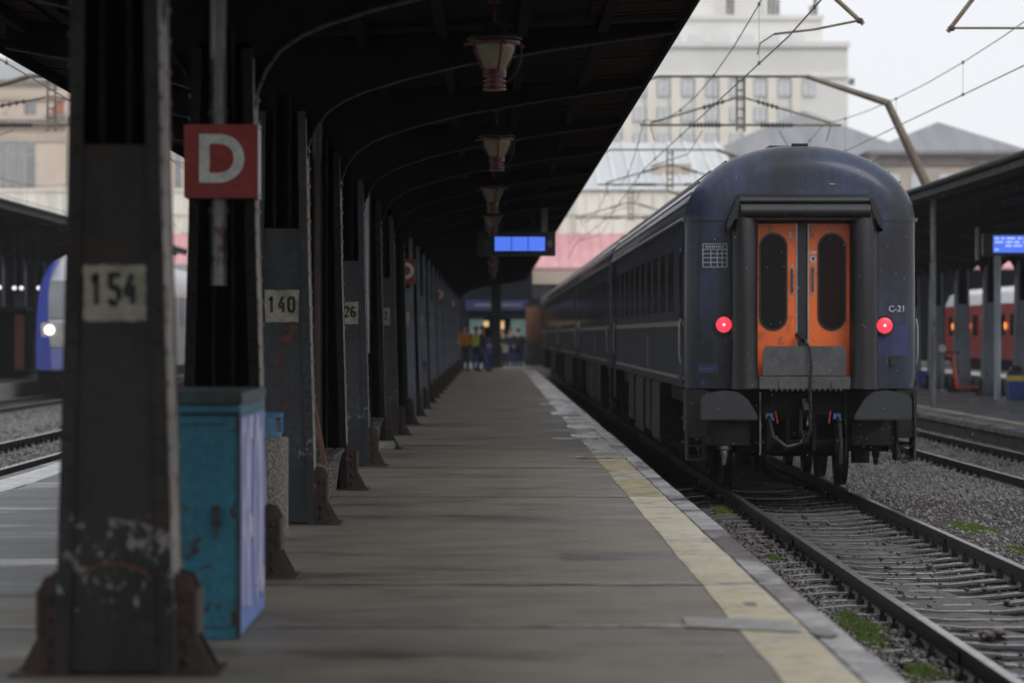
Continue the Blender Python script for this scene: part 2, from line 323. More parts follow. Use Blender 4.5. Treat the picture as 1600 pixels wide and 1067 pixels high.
ORD = ['first', 'second', 'third', 'fourth', 'fifth', 'sixth', 'seventh', 'eighth', 'ninth', 'tenth', 'eleventh', 'twelfth', 'thirteenth', 'fourteenth', 'fifteenth', 'sixteenth', 'seventeenth', 'eighteenth', 'nineteenth', 'twentieth', 'twenty-first', 'twenty-second', 'twenty-third', 'twenty-fourth', 'twenty-fifth', 'twenty-sixth']

# ---------------------------------------------------------------- ground, platforms
def struct(o, kind='structure'): o['kind'] = kind; return o
RAIL = -0.46
g = MB(); g.raw([(-380, -90, -.72), (380, -90, -.72), (380, 640, -.72), (-380, 640, -.72)], [(0, 1, 2, 3)]); struct(g.build('ground', 'ground'))
# main platform
p = MB(); p.box(-4.65, 1.26, -25, 146, -.70, 0); struct(p.build('platform', 'asphalt'))
p = MB(); p.box(-4.65, 1.26, 146, 163, -.70, 0); struct(p.build('platform_end', 'asphalt_open'))
# coping: short stones with slightly worn outer edge and yellow band
def coping(name, x0, x1, m, sgn=1, y1=163, z=0.0):
    b = MB(); y = -5.0
    while y < y1:
        L_ = 2.2 if y < 60 else 4.0
        dz = z + rnd.uniform(-.0015, .001); ex = rnd.uniform(-.012, .008) if y < 60 else 0
        a, c = (x0, x1 + ex) if sgn > 0 else (x0 + ex, x1)
        b.box(a, c, y + .004, y + L_ - .004, -.70, dz); y += L_
    return struct(b.build(name, m, bevel=0.012))
coping('coping', 1.60, 1.79, 'coping'); 
b = MB(); b.box(1.26, 1.60, -25, 163, -.70, -.003); struct(b.build('platform_edge', 'coping'))
def pavestrip(name, x0, x1, m, y0, y1, z, wob=.0):
    n = max(2, int((y1 - y0) / .12)); v = []; ph = rnd.uniform(0, 6); gx = lambda y, q: wob * (math.sin(y * 1.3 + ph + q) + .6 * math.sin(y * 4.1 + q) + rnd.uniform(-.25, .25))
    for i in range(n + 1):
        y = y0 + (y1 - y0) * i / n; v += [(x0 + gx(y, 0), y, z), (x1 + gx(y, 3), y, z)]
    b = MB(); b.raw(v, [(2 * i, 2 * i + 1, 2 * i + 3, 2 * i + 2) for i in range(n)]); o = b.build(name, m); return struct(o)
M['yellow_worn'] = mat('nearly_worn_off_paint', (.20, .175, .115), (.25, .215, .13), .5, 1.2, 8, (1, .4, 1), .4, .6, .3, 45, patch=(.15, .14, .12), pscale=3, plo=.46, phi=.6, rough2=.12, rscale=1.2, rlo=.45, rhi=.58, darkwet=.2)
M['yellow_mid'] = mat('half_worn_yellow_paint', (.36, .29, .13), (.40, .34, .20), .6, .5, 5, (1, .7, 1), .42, .58, .35, 45, patch=(.16, .145, .12), pscale=3.5, plo=.42, phi=.62, rough2=.2, rscale=1.3, rlo=.48, rhi=.66, darkwet=.22)
pavestrip('yellow_line', 1.25, 1.59, 'yellow', -5, 28.9, .004, .0045)
pavestrip('yellow_line', 1.25, 1.585, 'yellow_mid', 28.9, 38.5, .004, .006)
pavestrip('yellow_line', 1.27, 1.57, 'yellow_worn', 38.5, 56, .004, .02)
# left edge
b = MB(); b.box(-5.2, -4.65, -25, 163, -.70, -.002); struct(b.build('platform_edge', 'asphalt_open'))
pavestrip('white_line', -5.06, -4.66, 'white', -5, 160, .004, .01)
pavestrip('weathered_strip', -4.65, -2.7, 'asphalt_open', 18, 163, .003, .04)
# joints across the platform
b = MB(); c = MB()
for y, m_ in ((28.9, 0), (18.75, 0), (16.05, 1), (35.2, 0), (41, 1), (53, 1), (68, 1)):
    n = 60; x = -4.5; v = []
    for i in range(n):
        yy = y + .012 * math.sin(i * .9 + y) + rnd.uniform(-.006, .006); wd = rnd.uniform(.012, .03) * (1 if y < 30 else 1.6)
        v += [(x, yy - wd, .006), (x, yy + wd, .006)]; x += (1.26 + 4.5) / (n - 1)
    f = [(2 * i, 2 * i + 2, 2 * i + 3, 2 * i + 1) for i in range(n - 1)]
    (b if m_ == 0 else c).raw(v, f)
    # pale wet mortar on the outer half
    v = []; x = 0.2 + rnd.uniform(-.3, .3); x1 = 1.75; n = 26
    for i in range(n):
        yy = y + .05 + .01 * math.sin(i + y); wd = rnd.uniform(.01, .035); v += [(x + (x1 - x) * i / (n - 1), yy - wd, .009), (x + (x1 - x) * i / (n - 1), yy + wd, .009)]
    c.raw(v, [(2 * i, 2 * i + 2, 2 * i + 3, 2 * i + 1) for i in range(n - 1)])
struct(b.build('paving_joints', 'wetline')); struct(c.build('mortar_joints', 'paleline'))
b = MB(); b.raw([(.99, 16.0, .010), (1.55, 15.7, .010), (1.55, 16.35, .010), (1.0, 16.55, .010)], [(0, 1, 2, 3)]); struct(b.build('paving_patch', 'slab'))
b = MB(); b.raw([(1.60, 15.55, .011), (1.66, 15.45, .011), (1.72, 15.55, .011), (1.71, 15.85, .011), (1.64, 15.95, .011), (1.59, 15.8, .011)], [tuple(range(6))]); struct(b.build('broken_edge', 'wetline'))
b = MB(); b.raw([(1.40, 17.3, .008), (1.46, 17.28, .008), (1.46, 17.5, .008), (1.40, 17.5, .008)], [(0, 1, 2, 3)]); struct(b.build('paint_gap', 'wetline'))
b = MB(); b.box(1.79, 1.90, 12, 24, -.70, -.40); struct(b.build('edge_ledge', 'wall', bevel=.01)); b = MB(); b.box(1.905, 1.93, 12, 24, -.62, -.39); struct(b.build('edge_rail', 'rail'))
# pale patches that paint sky reflections on wet ground near the edge
M['puddle_sheen'] = mat('painted_puddle_reflection', (.40, .39, .40), (.22, .21, .22), .25, 3, 8, rough2=.06, rscale=2, rlo=.4, rhi=.6)
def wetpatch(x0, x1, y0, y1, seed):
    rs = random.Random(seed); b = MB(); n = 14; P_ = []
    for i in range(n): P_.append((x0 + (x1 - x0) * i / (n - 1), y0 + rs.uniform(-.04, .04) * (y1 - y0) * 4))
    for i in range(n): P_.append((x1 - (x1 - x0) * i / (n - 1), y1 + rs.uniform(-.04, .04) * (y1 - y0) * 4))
    b.raw([(x, y, .010 + seed * .0004) for x, y in P_], [tuple(range(len(P_)))]); return b.build('puddle_reflection_patch', 'puddle_sheen')
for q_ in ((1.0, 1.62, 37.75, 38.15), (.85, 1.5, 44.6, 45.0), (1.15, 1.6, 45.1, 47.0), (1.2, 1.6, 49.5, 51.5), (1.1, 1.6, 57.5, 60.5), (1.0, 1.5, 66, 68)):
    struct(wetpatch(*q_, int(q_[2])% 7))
# grit, chewing gum and small litter on the platform
for m_, sd_, n_, lo_, hi_ in (('wetline', 3, 260, .006, .018), ('coping', 4, 160, .004, .011), ('yellow_mid', 6, 26, .01, .03)):
    rs = random.Random(sd_); b = MB()
    for _ in range(n_):
        y = 13.6 + 26 * rs.random() ** 1.6; x = rs.uniform(-1.2, 1.2); r0 = rs.uniform(lo_, hi_); nn = 7
        b.raw([(x + r0 * rs.uniform(.5, 1.2) * math.cos(6.283 * i / nn), y + r0 * rs.uniform(.5, 1.2) * math.sin(6.283 * i / nn), .0145 + rs.uniform(0, .003)) for i in range(nn)], [tuple(range(nn))])
    o_ = b.build('grit', m_); o_['kind'] = 'stuff'
# crack
rs = random.Random(77); b = MB()
for (x, y, dx, dy, n_) in ((-.2, 20.6, .11, .03, 14), (.3, 24.0, .08, .16, 9), (-1.0, 16.9, .12, .05, 10), (.6, 31.5, .09, .2, 8)):
    v = []
    for i in range(n_):
        w_ = rs.uniform(.002, .007); v += [(x, y - w_, .0135), (x + .004, y + w_, .0135)]; x += dx * rs.uniform(.5, 1.4); y += dy * rs.uniform(-1.2, 1.6)
    b.raw(v, [(2 * i, 2 * i + 2, 2 * i + 3, 2 * i + 1) for i in range(n_ - 1)])
struct(b.build('cracks', 'wetline'))

# right hand platform, far left platform
b = MB(); b.box(9.75, 21, 30, 165, -.70, -.25); struct(b.build('platform', 'asphalt_open'))
b = MB()
y = 30
while y < 165: b.box(9.48, 9.75, y + .01, y + 1.99, -.36, -.245 + rnd.uniform(-.006, .006)); y += 2
struct(b.build('coping', 'coping', bevel=.01))
b = MB(); b.box(9.52, 9.75, 30, 165, -.75, -.36); struct(b.build('platform_face', 'wall'))
pavestrip('yellow_line', 10.2, 10.45, 'yellow', 30, 165, -.245, .02)
b = MB(); b.box(-30, -16.0, 60, 165, -.70, -.14); struct(b.build('platform', 'asphalt_open'))
b = MB(); b.box(-16.25, -15.97, 60, 165, -.70, -.13); struct(b.build('coping', 'slab'))

# ---------------------------------------------------------------- tracks
def rail_mesh(x, y0, y1, z, n=1, wob=0):
    prof = [(-.075, -.17), (.075, -.17), (.075, -.155), (.012, -.13), (.012, -.045), (.036, -.035), (.036, -.004), (.028, 0), (-.028, 0), (-.036, -.004), (-.036, -.035), (-.012, -.045), (-.012, -.13), (-.075, -.155)]
    b = MB(); b.prism([(x + a, z + c) for a, c in prof], y0, y1)
    # fishplates and joints
    for yj in np.arange(y0 + 3.1, min(y1, 70), 11.0):
        b.box(x - .03, x + .03, yj - .3, yj + .3, z - .12, z - .05)
    for i in range(len(b.f)):
        if len(b.f[i]) == 4 and all(abs(b.v[j][2] - z) < .0045 for j in b.f[i]): b.mi[i] = 1
    return b
def track(name_label, xc, y0, y1, z, sl0, sl1, deep=True):
    t = thing('railway_track', (xc, y0, z), name_label, 'railway track', 'railway tracks')
    for sx in (-.75, .75): rail_mesh(sx, 0, y1 - y0, 0).build('rail', ['rail', 'railtop'], t)
    s0 = None; y = sl0
    while y < sl1:
        if s0 is None:
            b = MB()
            zs = [(-1.22, -.17), (-.95, -.145), (-.62, -.145), (-.48, -.165), (-.25, -.185), (.2, -.185), (.42, -.165), (.6, -.145), (.95, -.145), (1.22, -.17)]
            n = len(zs)
            secs = [(-.135, -.09), (-.13, -.022), (-.112, -.002), (-.10, 0), (.095, -.004), (.112, -.014), (.125, -.03), (.135, -.09)]
            v = [(x_, yy, zz + h) for x_, zz in zs for yy, h in secs]; m_ = len(secs)
            b.raw(v, [(i * m_ + j, i * m_ + j + 1, (i + 1) * m_ + j + 1, (i + 1) * m_ + j) for i in range(n - 1) for j in range(m_ - 1)])
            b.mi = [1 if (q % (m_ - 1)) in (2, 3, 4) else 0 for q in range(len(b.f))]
            for sx in (-.75, .75):
                for dx in (-.11, .11): b.box(sx + dx - .03, sx + dx + .03, -.05, .05, -.15, -.105); b.lathe([(.014, 0), (.014, .05)], (sx + dx, 0, -.11), 6)
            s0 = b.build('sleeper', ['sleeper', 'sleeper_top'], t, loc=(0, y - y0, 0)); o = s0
        else:
            o = s0.copy(); COL.objects.link(o); o.parent = t
        o.location = (rnd.uniform(-.015, .015), y - y0, rnd.uniform(-.012, .006)); o.rotation_euler = (rnd.uniform(-.012, .012), rnd.uniform(-.004, .004), rnd.uniform(-.008, .008))
        y += .66
    return t
XT = 3.72
track('railway track under the blue coach train, curved wet sleepers in the foreground', XT, 6, 165, RAIL, 12.5, 44)
track('railway track with rusty rails beside the right hand platform', 7.97, 25, 165, RAIL, 46, 76)
track('railway track next to the white line on the left platform edge', -7.1, 20, 165, -.235, 34, 62)
track('railway track carrying the blue and silver train', -13.75, 40, 165, RAIL, 44, 60)

def rise(x):   # ground level of the ballast
    if 2.5 < x < 4.95: return -.676
    if x < -5.2: return -.66 + .23 * max(0, min(1, (x + 11.5) / 2.2)) if x > -12 else -.66
    return -.66
def bed(name, x0, x1, y0, y1, step):
    nx = int((x1 - x0) / step) + 1; ny = int((y1 - y0) / (step * 1.6)) + 1
    X, Y = np.meshgrid(np.linspace(x0, x1, nx), np.linspace(y0, y1, ny)); rs = np.random.RandomState(3)
    Z = np.vectorize(rise)(X) + rs.uniform(-.02, .02, X.shape) + .025 * np.sin(X * 1.9 + .3 * Y) * np.sin(Y * .55)
    v = np.stack([X, Y, Z], -1).reshape(-1, 3).tolist()
    f = [(j * nx + i, j * nx + i + 1, (j + 1) * nx + i + 1, (j + 1) * nx + i) for j in range(ny - 1) for i in range(nx - 1)]
    b = MB(); b.raw(v, f); return struct(b.build(name, 'gravel'))
bed('ballast_bed', 1.8, 9.5, 10, 75, .16)
bed('ballast_bed', -16, -5.2, 25, 110, .35)
bed('ballast_bed', 1.8, 9.5, 75, 165, 1.0)

def stones(name, m, regions, seed):
    rs = np.random.RandomState(seed)
    t = (1 + 5 ** .5) / 2
    ico = np.array([(-1, t, 0), (1, t, 0), (-1, -t, 0), (1, -t, 0), (0, -1, t), (0, 1, t), (0, -1, -t), (0, 1, -t), (t, 0, -1), (t, 0, 1), (-t, 0, -1), (-t, 0, 1)]) / 1.9
    icf = np.array([(0, 11, 5), (0, 5, 1), (0, 1, 7), (0, 7, 10), (0, 10, 11), (1, 5, 9), (5, 11, 4), (11, 10, 2), (10, 7, 6), (7, 1, 8), (3, 9, 4), (3, 4, 2), (3, 2, 6), (3, 6, 8), (3, 8, 9), (4, 9, 5), (2, 4, 11), (6, 2, 10), (8, 6, 7), (9, 8, 1)])
    oc = np.array([(1, 0, 0), (-1, 0, 0), (0, 1, 0), (0, -1, 0), (0, 0, 1), (0, 0, -1)], float)
    ocf = np.array([(0, 2, 4), (2, 1, 4), (1, 3, 4), (3, 0, 4), (2, 0, 5), (1, 2, 5), (3, 1, 5), (0, 3, 5)])
    V = []; F = []; off = 0
    for (x0, x1, y0, y1, dens, r0, r1, detail, zf) in regions:
        n = int((x1 - x0) * (y1 - y0) * dens)
        px = rs.uniform(x0, x1, n); py = rs.uniform(y0, y1, n); r = r0 + (r1 - r0) * rs.rand(n) ** 2.2
        base, fc = (ico, icf) if detail else (oc, ocf)
        pts = base[None] * (1 + rs.uniform(-.3, .3, (n, len(base), 1)))
        sc_ = np.stack([rs.uniform(.75, 1.3, n), rs.uniform(.75, 1.3, n), rs.uniform(.5, .95, n)], -1)
        pts = pts * sc_[:, None] * r[:, None, None]
        a = rs.uniform(0, 6.28, n); bb = rs.uniform(-.6, .6, n)
        ca, sa, cb, sb = np.cos(a), np.sin(a), np.cos(bb), np.sin(bb)
        x, y, z = pts[..., 0], pts[..., 1], pts[..., 2]
        y, z = y * cb[:, None] - z * sb[:, None], y * sb[:, None] + z * cb[:, None]
        x, y = x * ca[:, None] - y * sa[:, None], x * sa[:, None] + y * ca[:, None]
        zz = np.vectorize(zf)(px, py) + rs.uniform(0, .02, n)
        pts = np.stack([x + px[:, None], y + py[:, None], z + zz[:, None]], -1)
        V.append(pts.reshape(-1, 3)); F.append((fc[None] + (np.arange(n) * len(base))[:, None, None] + off).reshape(-1, 3)); off += n * len(base)
    V = np.concatenate(V); F = np.concatenate(F)
    me = bpy.data.meshes.new(name); me.vertices.add(len(V)); me.vertices.foreach_set('co', V.astype(np.float32).ravel())
    me.loops.add(F.size); me.loops.foreach_set('vertex_index', F.astype(np.int32).ravel())
    me.polygons.add(len(F)); me.polygons.foreach_set('loop_start', np.arange(0, F.size, 3, dtype=np.int32)); me.polygons.foreach_set('loop_total', np.full(len(F), 3, np.int32))
    me.update(calc_edges=True); me.validate(); me.materials.append(M[m])
    o = bpy.data.objects.new(name, me); COL.objects.link(o); o['kind'] = 'stuff'; return o
def zf(x, y):
    d = abs(x - XT)
    if 1 < d and x < 3: return -.645
    if d < .62: return -.705 if d < .45 else -.68
    return -.64 + .02 * math.sin(x * 2 + y * .7)
stones('ballast', 'stone', [
    (1.8, 2.95, 11.5, 20, 520, .012, .036, 1, zf), (1.8, 2.95, 20, 36, 420, .014, .036, 1, zf),
    (3.0, 4.4, 11.5, 22, 110, .010, .026, 1, zf), (3.0, 4.4, 22, 44, 90, .012, .026, 1, zf), (3.1, 4.35, 12, 40, 9, .012, .03, 1, lambda x, y: -.64),
    (4.5, 7.1, 13, 30, 90, .010, .030, 1, zf), (4.5, 7.1, 30, 46, 90, .012, .03, 0, zf)], 5)
stones('ballast', 'stone_l', [
    (4.5, 9.5, 40, 75, 210, .018, .045, 0, lambda x, y: -.63), (4.5, 7.1, 24, 46, 80, .012, .034, 1, lambda x, y: -.62), (1.8, 7.1, 12, 30, 30, .012, .03, 1, zf),
    (-13, -5.3, 30, 60, 110, .02, .05, 0, lambda x, y: rise(x) + .02), (-13, -8.6, 60, 100, 50, .03, .06, 0, lambda x, y: rise(x) + .02)], 8)
M['rustgravel'] = mat('rust_stained_gravel', (.055, .036, .028), (.03, .02, .017), .6, 9)
stones('ballast', 'rustgravel', [(4.6, 5.5, 31, 38.5, 900, .008, .018, 0, lambda x, y: -.63), (5.4, 5.8, 33, 37, 300, .008, .018, 0, lambda x, y: -.63), (3.0, 4.4, 27, 40, 160, .008, .02, 0, zf)], 11)
stones('gravel', 'stone', [(4.55, 6.9, 15, 32, 1900, .005, .015, 0, lambda x, y: -.628), (4.55, 6.9, 32, 48, 1000, .006, .017, 0, lambda x, y: -.628)], 31)
stones('gravel', 'stone_l', [(4.55, 6.9, 15, 48, 260, .005, .016, 0, lambda x, y: -.622)], 32)
# a few big loose stones between the rails
stones('loose_stones', 'stone', [(3.1, 4.3, 14, 24, 2.2, .035, .06, 1, lambda x, y: -.63)], 21)
# moss cushions: many tiny blades on low mounds
def moss(cx, cy, rx, ry, n, seed):
    rs = random.Random(seed); b = MB()
    for _ in range(n):
        a = rs.uniform(0, 6.28); q = rs.random() ** .6; q *= 1 + .35 * math.sin(3 * a + seed); x = cx + rx * q * math.cos(a); y = cy + ry * q * math.sin(a)
        h = rs.uniform(.008, .028); s_ = rs.uniform(.008, .018); z = -.635 + .03 * (1 - min(q, 1) ** 2); a2 = rs.uniform(0, 6.28); dx, dy = s_ * math.cos(a2), s_ * math.sin(a2)
        b.raw([(x - dx, y - dy, z - .01), (x + dx, y + dy, z - .01), (x + rs.uniform(-.015, .015), y + rs.uniform(-.015, .015), z + h), (x + dy, y - dx, z - .01)], [(0, 1, 2), (1, 3, 2), (3, 0, 2)])
    o = b.build('moss', 'moss'); o['kind'] = 'stuff'; return o
for i, (px, py, rx, ry, n) in enumerate(((1520, 826, .30, 1.6, 8000), (1355, 985, .17, 1.1, 5600), (1130, 797, .14, .9, 1600), (1445, 1050, .13, .45, 2600), (1210, 872, .06, .5, 700), (1590, 860, .15, .6, 1500), (1330, 965, .08, .6, 900))):
    q = at(px, py, FP * 2.12 / (py - 522)); moss(q.x, q.y, rx, ry, n, i)

# ---------------------------------------------------------------- canopy columns
SOF = [(.185, 2.55), (.185, 2.85), (.205, 3.0), (.26, 3.13), (.345, 3.25), (.49, 3.35), (.65, 3.415), (.95, 3.51), (1.4, 3.62), (2.2, 3.76), (3.1, 3.885)]
STROKES = {'1': [[(.1, .8), (.35, 1), (.35, 0)]], '5': [[(.9, 1), (.2, 1), (.2, .58)], [(.25, .55), (.7, .55), (.85, .4), (.85, .15)], [(.7, 0), (.3, 0), (.15, .12)]],
           '4': [[(.6, 1), (.1, .42)], [(.1, .33), (.5, .33)], [(.68, .62), (.68, 0)]], '0': [[(.42, 1), (.2, .9), (.12, .75), (.12, .25), (.2, .1), (.42, 0)], [(.58, 0), (.8, .1), (.88, .25), (.88, .75), (.8, .9), (.58, 1)]],
           '2': [[(.12, .75), (.25, .95), (.5, 1), (.8, .9), (.85, .7), (.6, .42)], [(.45, .33), (.15, .03), (.9, .03)]],
           '6': [[(.85, .9), (.5, 1), (.2, .8), (.12, .5), (.14, .2), (.4, 0)], [(.55, 0), (.85, .15), (.85, .4), (.6, .52), (.3, .5)]],
           '3': [[(.15, .9), (.5, 1), (.85, .85), (.8, .6), (.5, .54)], [(.5, .46), (.85, .4), (.85, .15), (.5, 0), (.15, .1)]], '7': [[(.1, 1), (.9, 1), (.35, 0)]], '9': [[(.15, .1), (.5, 0), (.85, .3), (.88, .7), (.6, 1)], [(.45, 1), (.15, .85), (.15, .6), (.4, .48), (.7, .5)]], '8': [[(.5, .52), (.2, .65), (.2, .88), (.5, 1), (.8, .88), (.8, .65), (.5, .52)], [(.5, .46), (.15, .32), (.15, .12), (.5, 0), (.85, .12), (.85, .32), (.5, .46)]]}
def stencil(s, x, z, y, w, h, gap, th, mname, parent, first=None):
    for i, ch in enumerate(s):
        b = MB()
        for st in STROKES[ch]:
            for (a, c), (a2, c2) in zip(st, st[1:]):
                p0 = Vector((x + i * (w + gap) + a * w, z + c * h)); p1 = Vector((x + i * (w + gap) + a2 * w, z + c2 * h)); d = (p1 - p0).normalized() * th * .5; nn = Vector((-d.y, d.x)); p0 -= d * .4; p1 += d * .4
                b.prism([tuple(p0 + nn), tuple(p1 + nn), tuple(p1 - nn), tuple(p0 - nn)], y - .0004 * (i + 1), y + .001)
        b.build('digit', first if (first and i == 0) else mname, parent)
def wobble_rect(x0, x1, z0, z1, y, amp, seed, n=9):
    rs = random.Random(seed); pts = []
    cs = [(x0, z0), (x1, z0), (x1, z1), (x0, z1)]
    for i in range(4):
        a, c = cs[i], cs[(i + 1) % 4]
        for k in range(n): t = k / n; pts.append((a[0] + (c[0] - a[0]) * t + rs.uniform(-amp, amp), a[1] + (c[1] - a[1]) * t + rs.uniform(-amp, amp)))
    return MB().prism(pts, y, y + .002)
def hw(z): return .26 - .06 * min(z, 2.2) / 2.2 - .008 * max(0, z - 2.2)
def make_column(kind, mname, zs=1.0, spans=(3.1, 2.5), rivets=True, label='', loc=(0, 0, 0), group='riveted steel columns of the platform canopy', xs=1.0):
    t = thing('canopy_column', loc, label, 'column', group)
    Z = lambda z: z * zs
    # side flanges
    for s in (-1, 1):
        b = MB(); b.prism([(s * hw(0), 0), (s * hw(2.2), Z(2.2)), (s * .185, Z(3.2)), (s * .167, Z(3.2)), (s * (hw(2.2) - .02), Z(2.2)), (s * (hw(0) - .02), 0)], -.22, .22)
        if rivets:
            z = .3
            while z < 3.0:
                for yy in (-.17, .17): b.dome((s * hw(z), yy, Z(z)), (s, 0, 0), .017)
                z += .14
        b.build('flange', ['flange' if rivets and mname != 'steel_c' else mname], t)
    # body: recessed core, corner angles, cover plate
    b = MB()
    b.prism([(-hw(0) + .02, 0), (hw(0) - .02, 0), (hw(2.2) - .02, Z(2.2)), (.165, Z(3.3)), (-.165, Z(3.3)), (-hw(2.2) + .02, Z(2.2))], -.012 if kind == 'open' else .10, .015 if kind == 'open' else .125)
    for s in (-1, 1): b.box(s * .06 - .012, s * .06 + .012, -.14 if kind == 'open' else -.19, .02, Z(.3 if kind == 'open' else 2.3), Z(3.4))
    b.build('core', 'soot_shade', t)
    b = MB()
    for s in (-1, 1):
        for yy in (-.235, .215):
            b.prism([(s * (hw(0) + .004), .0), (s * (hw(2.2) + .004), Z(2.2)), (s * .188, Z(3.25)), (s * .125, Z(3.25)), (s * (hw(2.2) - .06), Z(2.2)), (s * (hw(0) - .06), 0)], yy, yy + .02)
        if rivets:
            z = .35
            while z < 3.0:
                b.dome((s * (hw(z) - .03), -.235, Z(z)), (0, -1, 0), .016); z += .14
    if kind == 'plate':
        b.prism([(-hw(0) + .05, .02), (hw(0) - .05, .02), (hw(2.2) - .05, Z(2.2)), (hw(2.33) - .05, Z(2.33)), (-hw(2.33) + .05, Z(2.33)), (-hw(2.2) + .05, Z(2.2))], -.221, -.205)
    b.build('shaft', mname, t)
    # arched brackets
    for s, sp in ((1, spans[0]), (-1, spans[1])):
        if not sp: continue
        k = sp / 3.1 if sp > 3.1 else 1.0
        so_ = [(x * (k if x > .5 else 1), Z(z)) for x, z in SOF if x * k <= sp + .01]
        b = MB(); top = [(so_[-1][0], Z(3.98)), (.0, Z(3.84)), (0, Z(2.6))]
        b.prism([(s * x, z) for x, z in so_ + top], -.012, .012)
        b.build('bracket', 'soot_shade', t)
        b = MB(); b.strip([(s * x, z - .001) for x, z in (so_ if s > 0 else so_[::-1])], .014, -.07, .07)
        if rivets:
            for (x0, z0), (x1, z1) in zip(so_, so_[1:]):
                L_ = math.hypot(x1 - x0, z1 - z0)
                for q in range(max(1, int(L_ / .13))):
                    tt = (q + .5) / max(1, int(L_ / .13)); b.dome((s * (x0 + (x1 - x0) * tt), -.05, z0 + (z1 - z0) * tt - .006), (0 if x0 > .25 else s, 0, -1 if x0 > .25 else 0), .014)
        b.build('bracket_flange', 'edge', t)
    # foot gussets
    for s in (-1, 1):
        b = MB(); e = hw(.2) + .004
        for yy in (-.14, .12):
            b.prism([(s * e, .0), (s * (e + .17), .0), (s * (e + .165), .03), (s * (e + .09), .17), (s * (e + .085), .38), (s * (e + .06), .43), (s * (e - .01), .45)], yy, yy + .02)
        b.box(s * (e + .085) - .012, s * (e + .085) + .012, -.15, .15, .17, .37)
        for z in (.06, .14, .24, .33): b.dome((s * (e + .045), -.14, z), (0, -1, 0), .018)
        b.build('foot_gusset', 'gusset', t)
    b = MB(); b.box(-.46, .46, -.27, .27, -.01, .012); b.build('base_plate', 'gusset', t)
    return t
CX, SP, C0 = -1.66, 5.45, 14.0
proto = {}
for k in range(24):
    y = C0 + SP * k
    kind = 'open' if k % 2 else 'plate'
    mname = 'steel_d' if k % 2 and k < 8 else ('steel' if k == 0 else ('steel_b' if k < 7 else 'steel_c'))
    lab = {0: 'riveted grey steel column painted 154, peeling paint, nearest to camera', 1: 'sooty riveted column holding the red D sign and a drainpipe', 2: 'riveted steel column painted 140 with rust patches below',
           3: 'sooty brown column just behind the column painted 140', 4: 'riveted steel column painted 126 with blue grey paint', 5: 'sooty column with pale drainpipe behind the one painted 126', 6: 'riveted blue grey column painted 112'}.get(k, '%s riveted column of the canopy row counted from the camera' % ORD[k])
    key = (kind, mname)
    if key in proto and k > 6:
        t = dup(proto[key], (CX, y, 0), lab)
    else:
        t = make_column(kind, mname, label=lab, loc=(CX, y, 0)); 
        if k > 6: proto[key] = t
    if k in (0, 2, 4, 6, 8):
        s_ = {0: '154', 2: '140', 4: '126', 6: '112', 8: '98'}[k]
        zc = {0: 1.68, 2: 1.72, 4: 1.74, 6: 1.76, 8: 1.78}[k]; hw_, hh = (.137, .122) if k == 0 else (.135, .125)
        o = wobble_rect(-hw_, hw_, zc - hh, zc + hh, -.224, .005, k).build('number_patch', 'plate' if k != 8 else 'plate_old', t)
        wd = .058 if k else .056
        stencil(s_, -.1 if len(s_) == 3 else -.07, zc - .045, -.2255, wd, .125 if k == 0 else .115, .015, .026 if k == 0 else .023, 'black', o, 'maroon' if k == 0 else None)
        if k == 4:
            stencil('237', -.09, zc - .36, -.223, .05, .075, .014, .014, 'black', t)
        # peeled paint and bare rust
        rs = random.Random(40 + k); br = MB()
        for q in range(70 if k == 2 else 40):
            if k == 2: zz = rs.choice([1.56 - .03 * rs.random(), rs.uniform(1.2, 1.6), rs.uniform(.9, 1.5)]); xx = .015 + rs.gauss(0, .02) + .05 * math.sin(zz * 9)
            else: zz = rs.uniform(.25, 1.5); xx = rs.gauss(0, .07)
            if abs(xx) > .155: continue
            r0 = rs.uniform(.006, .022) if k == 2 else rs.uniform(.004, .013); n = 9; pts = [(xx + r0 * rs.uniform(.4, 1.2) * math.cos(6.283 * i / n), zz + 1.4 * r0 * rs.uniform(.4, 1.2) * math.sin(6.283 * i / n)) for i in range(n)]
            br.prism(pts, -.2243 - q * .000005, -.2228)
        br.build('rust_patch', 'rust', t)
        if k != 2: bpy.data.objects.remove([o_ for o_ in kids(t) if o_.name.startswith('rust_patch')][0])
        if k == 0:
            b = MB(); arc = [(.155 * math.cos(a), .40 + .085 * math.sin(a)) for a in np.linspace(.25, math.pi - .15, 14)]
            b.strip([(-x, z) for x, z in arc], .014, -.226, -.221); b.build('weld_seam', 'rust', t)
    if k in (1, 3, 5):
        zb = {1: 1.8, 3: .05, 5: 1.25}[k]; pm = {1: 'zinc', 3: 'pipe_brown', 5: 'zinc_pale'}[k]; px = {1: -.03, 3: -.03, 5: .0}[k]
        b = MB(); b.tube([(px, -.10, zb), (px, -.10, 3.9)], .056, 16)
        for z in (zb + .44, 2.84): b.lathe([(.063, 0), (.066, .01), (.066, .03), (.063, .04)], (px, -.10, z), 16)
        o = b.build('drainpipe', pm, t, smooth=True)

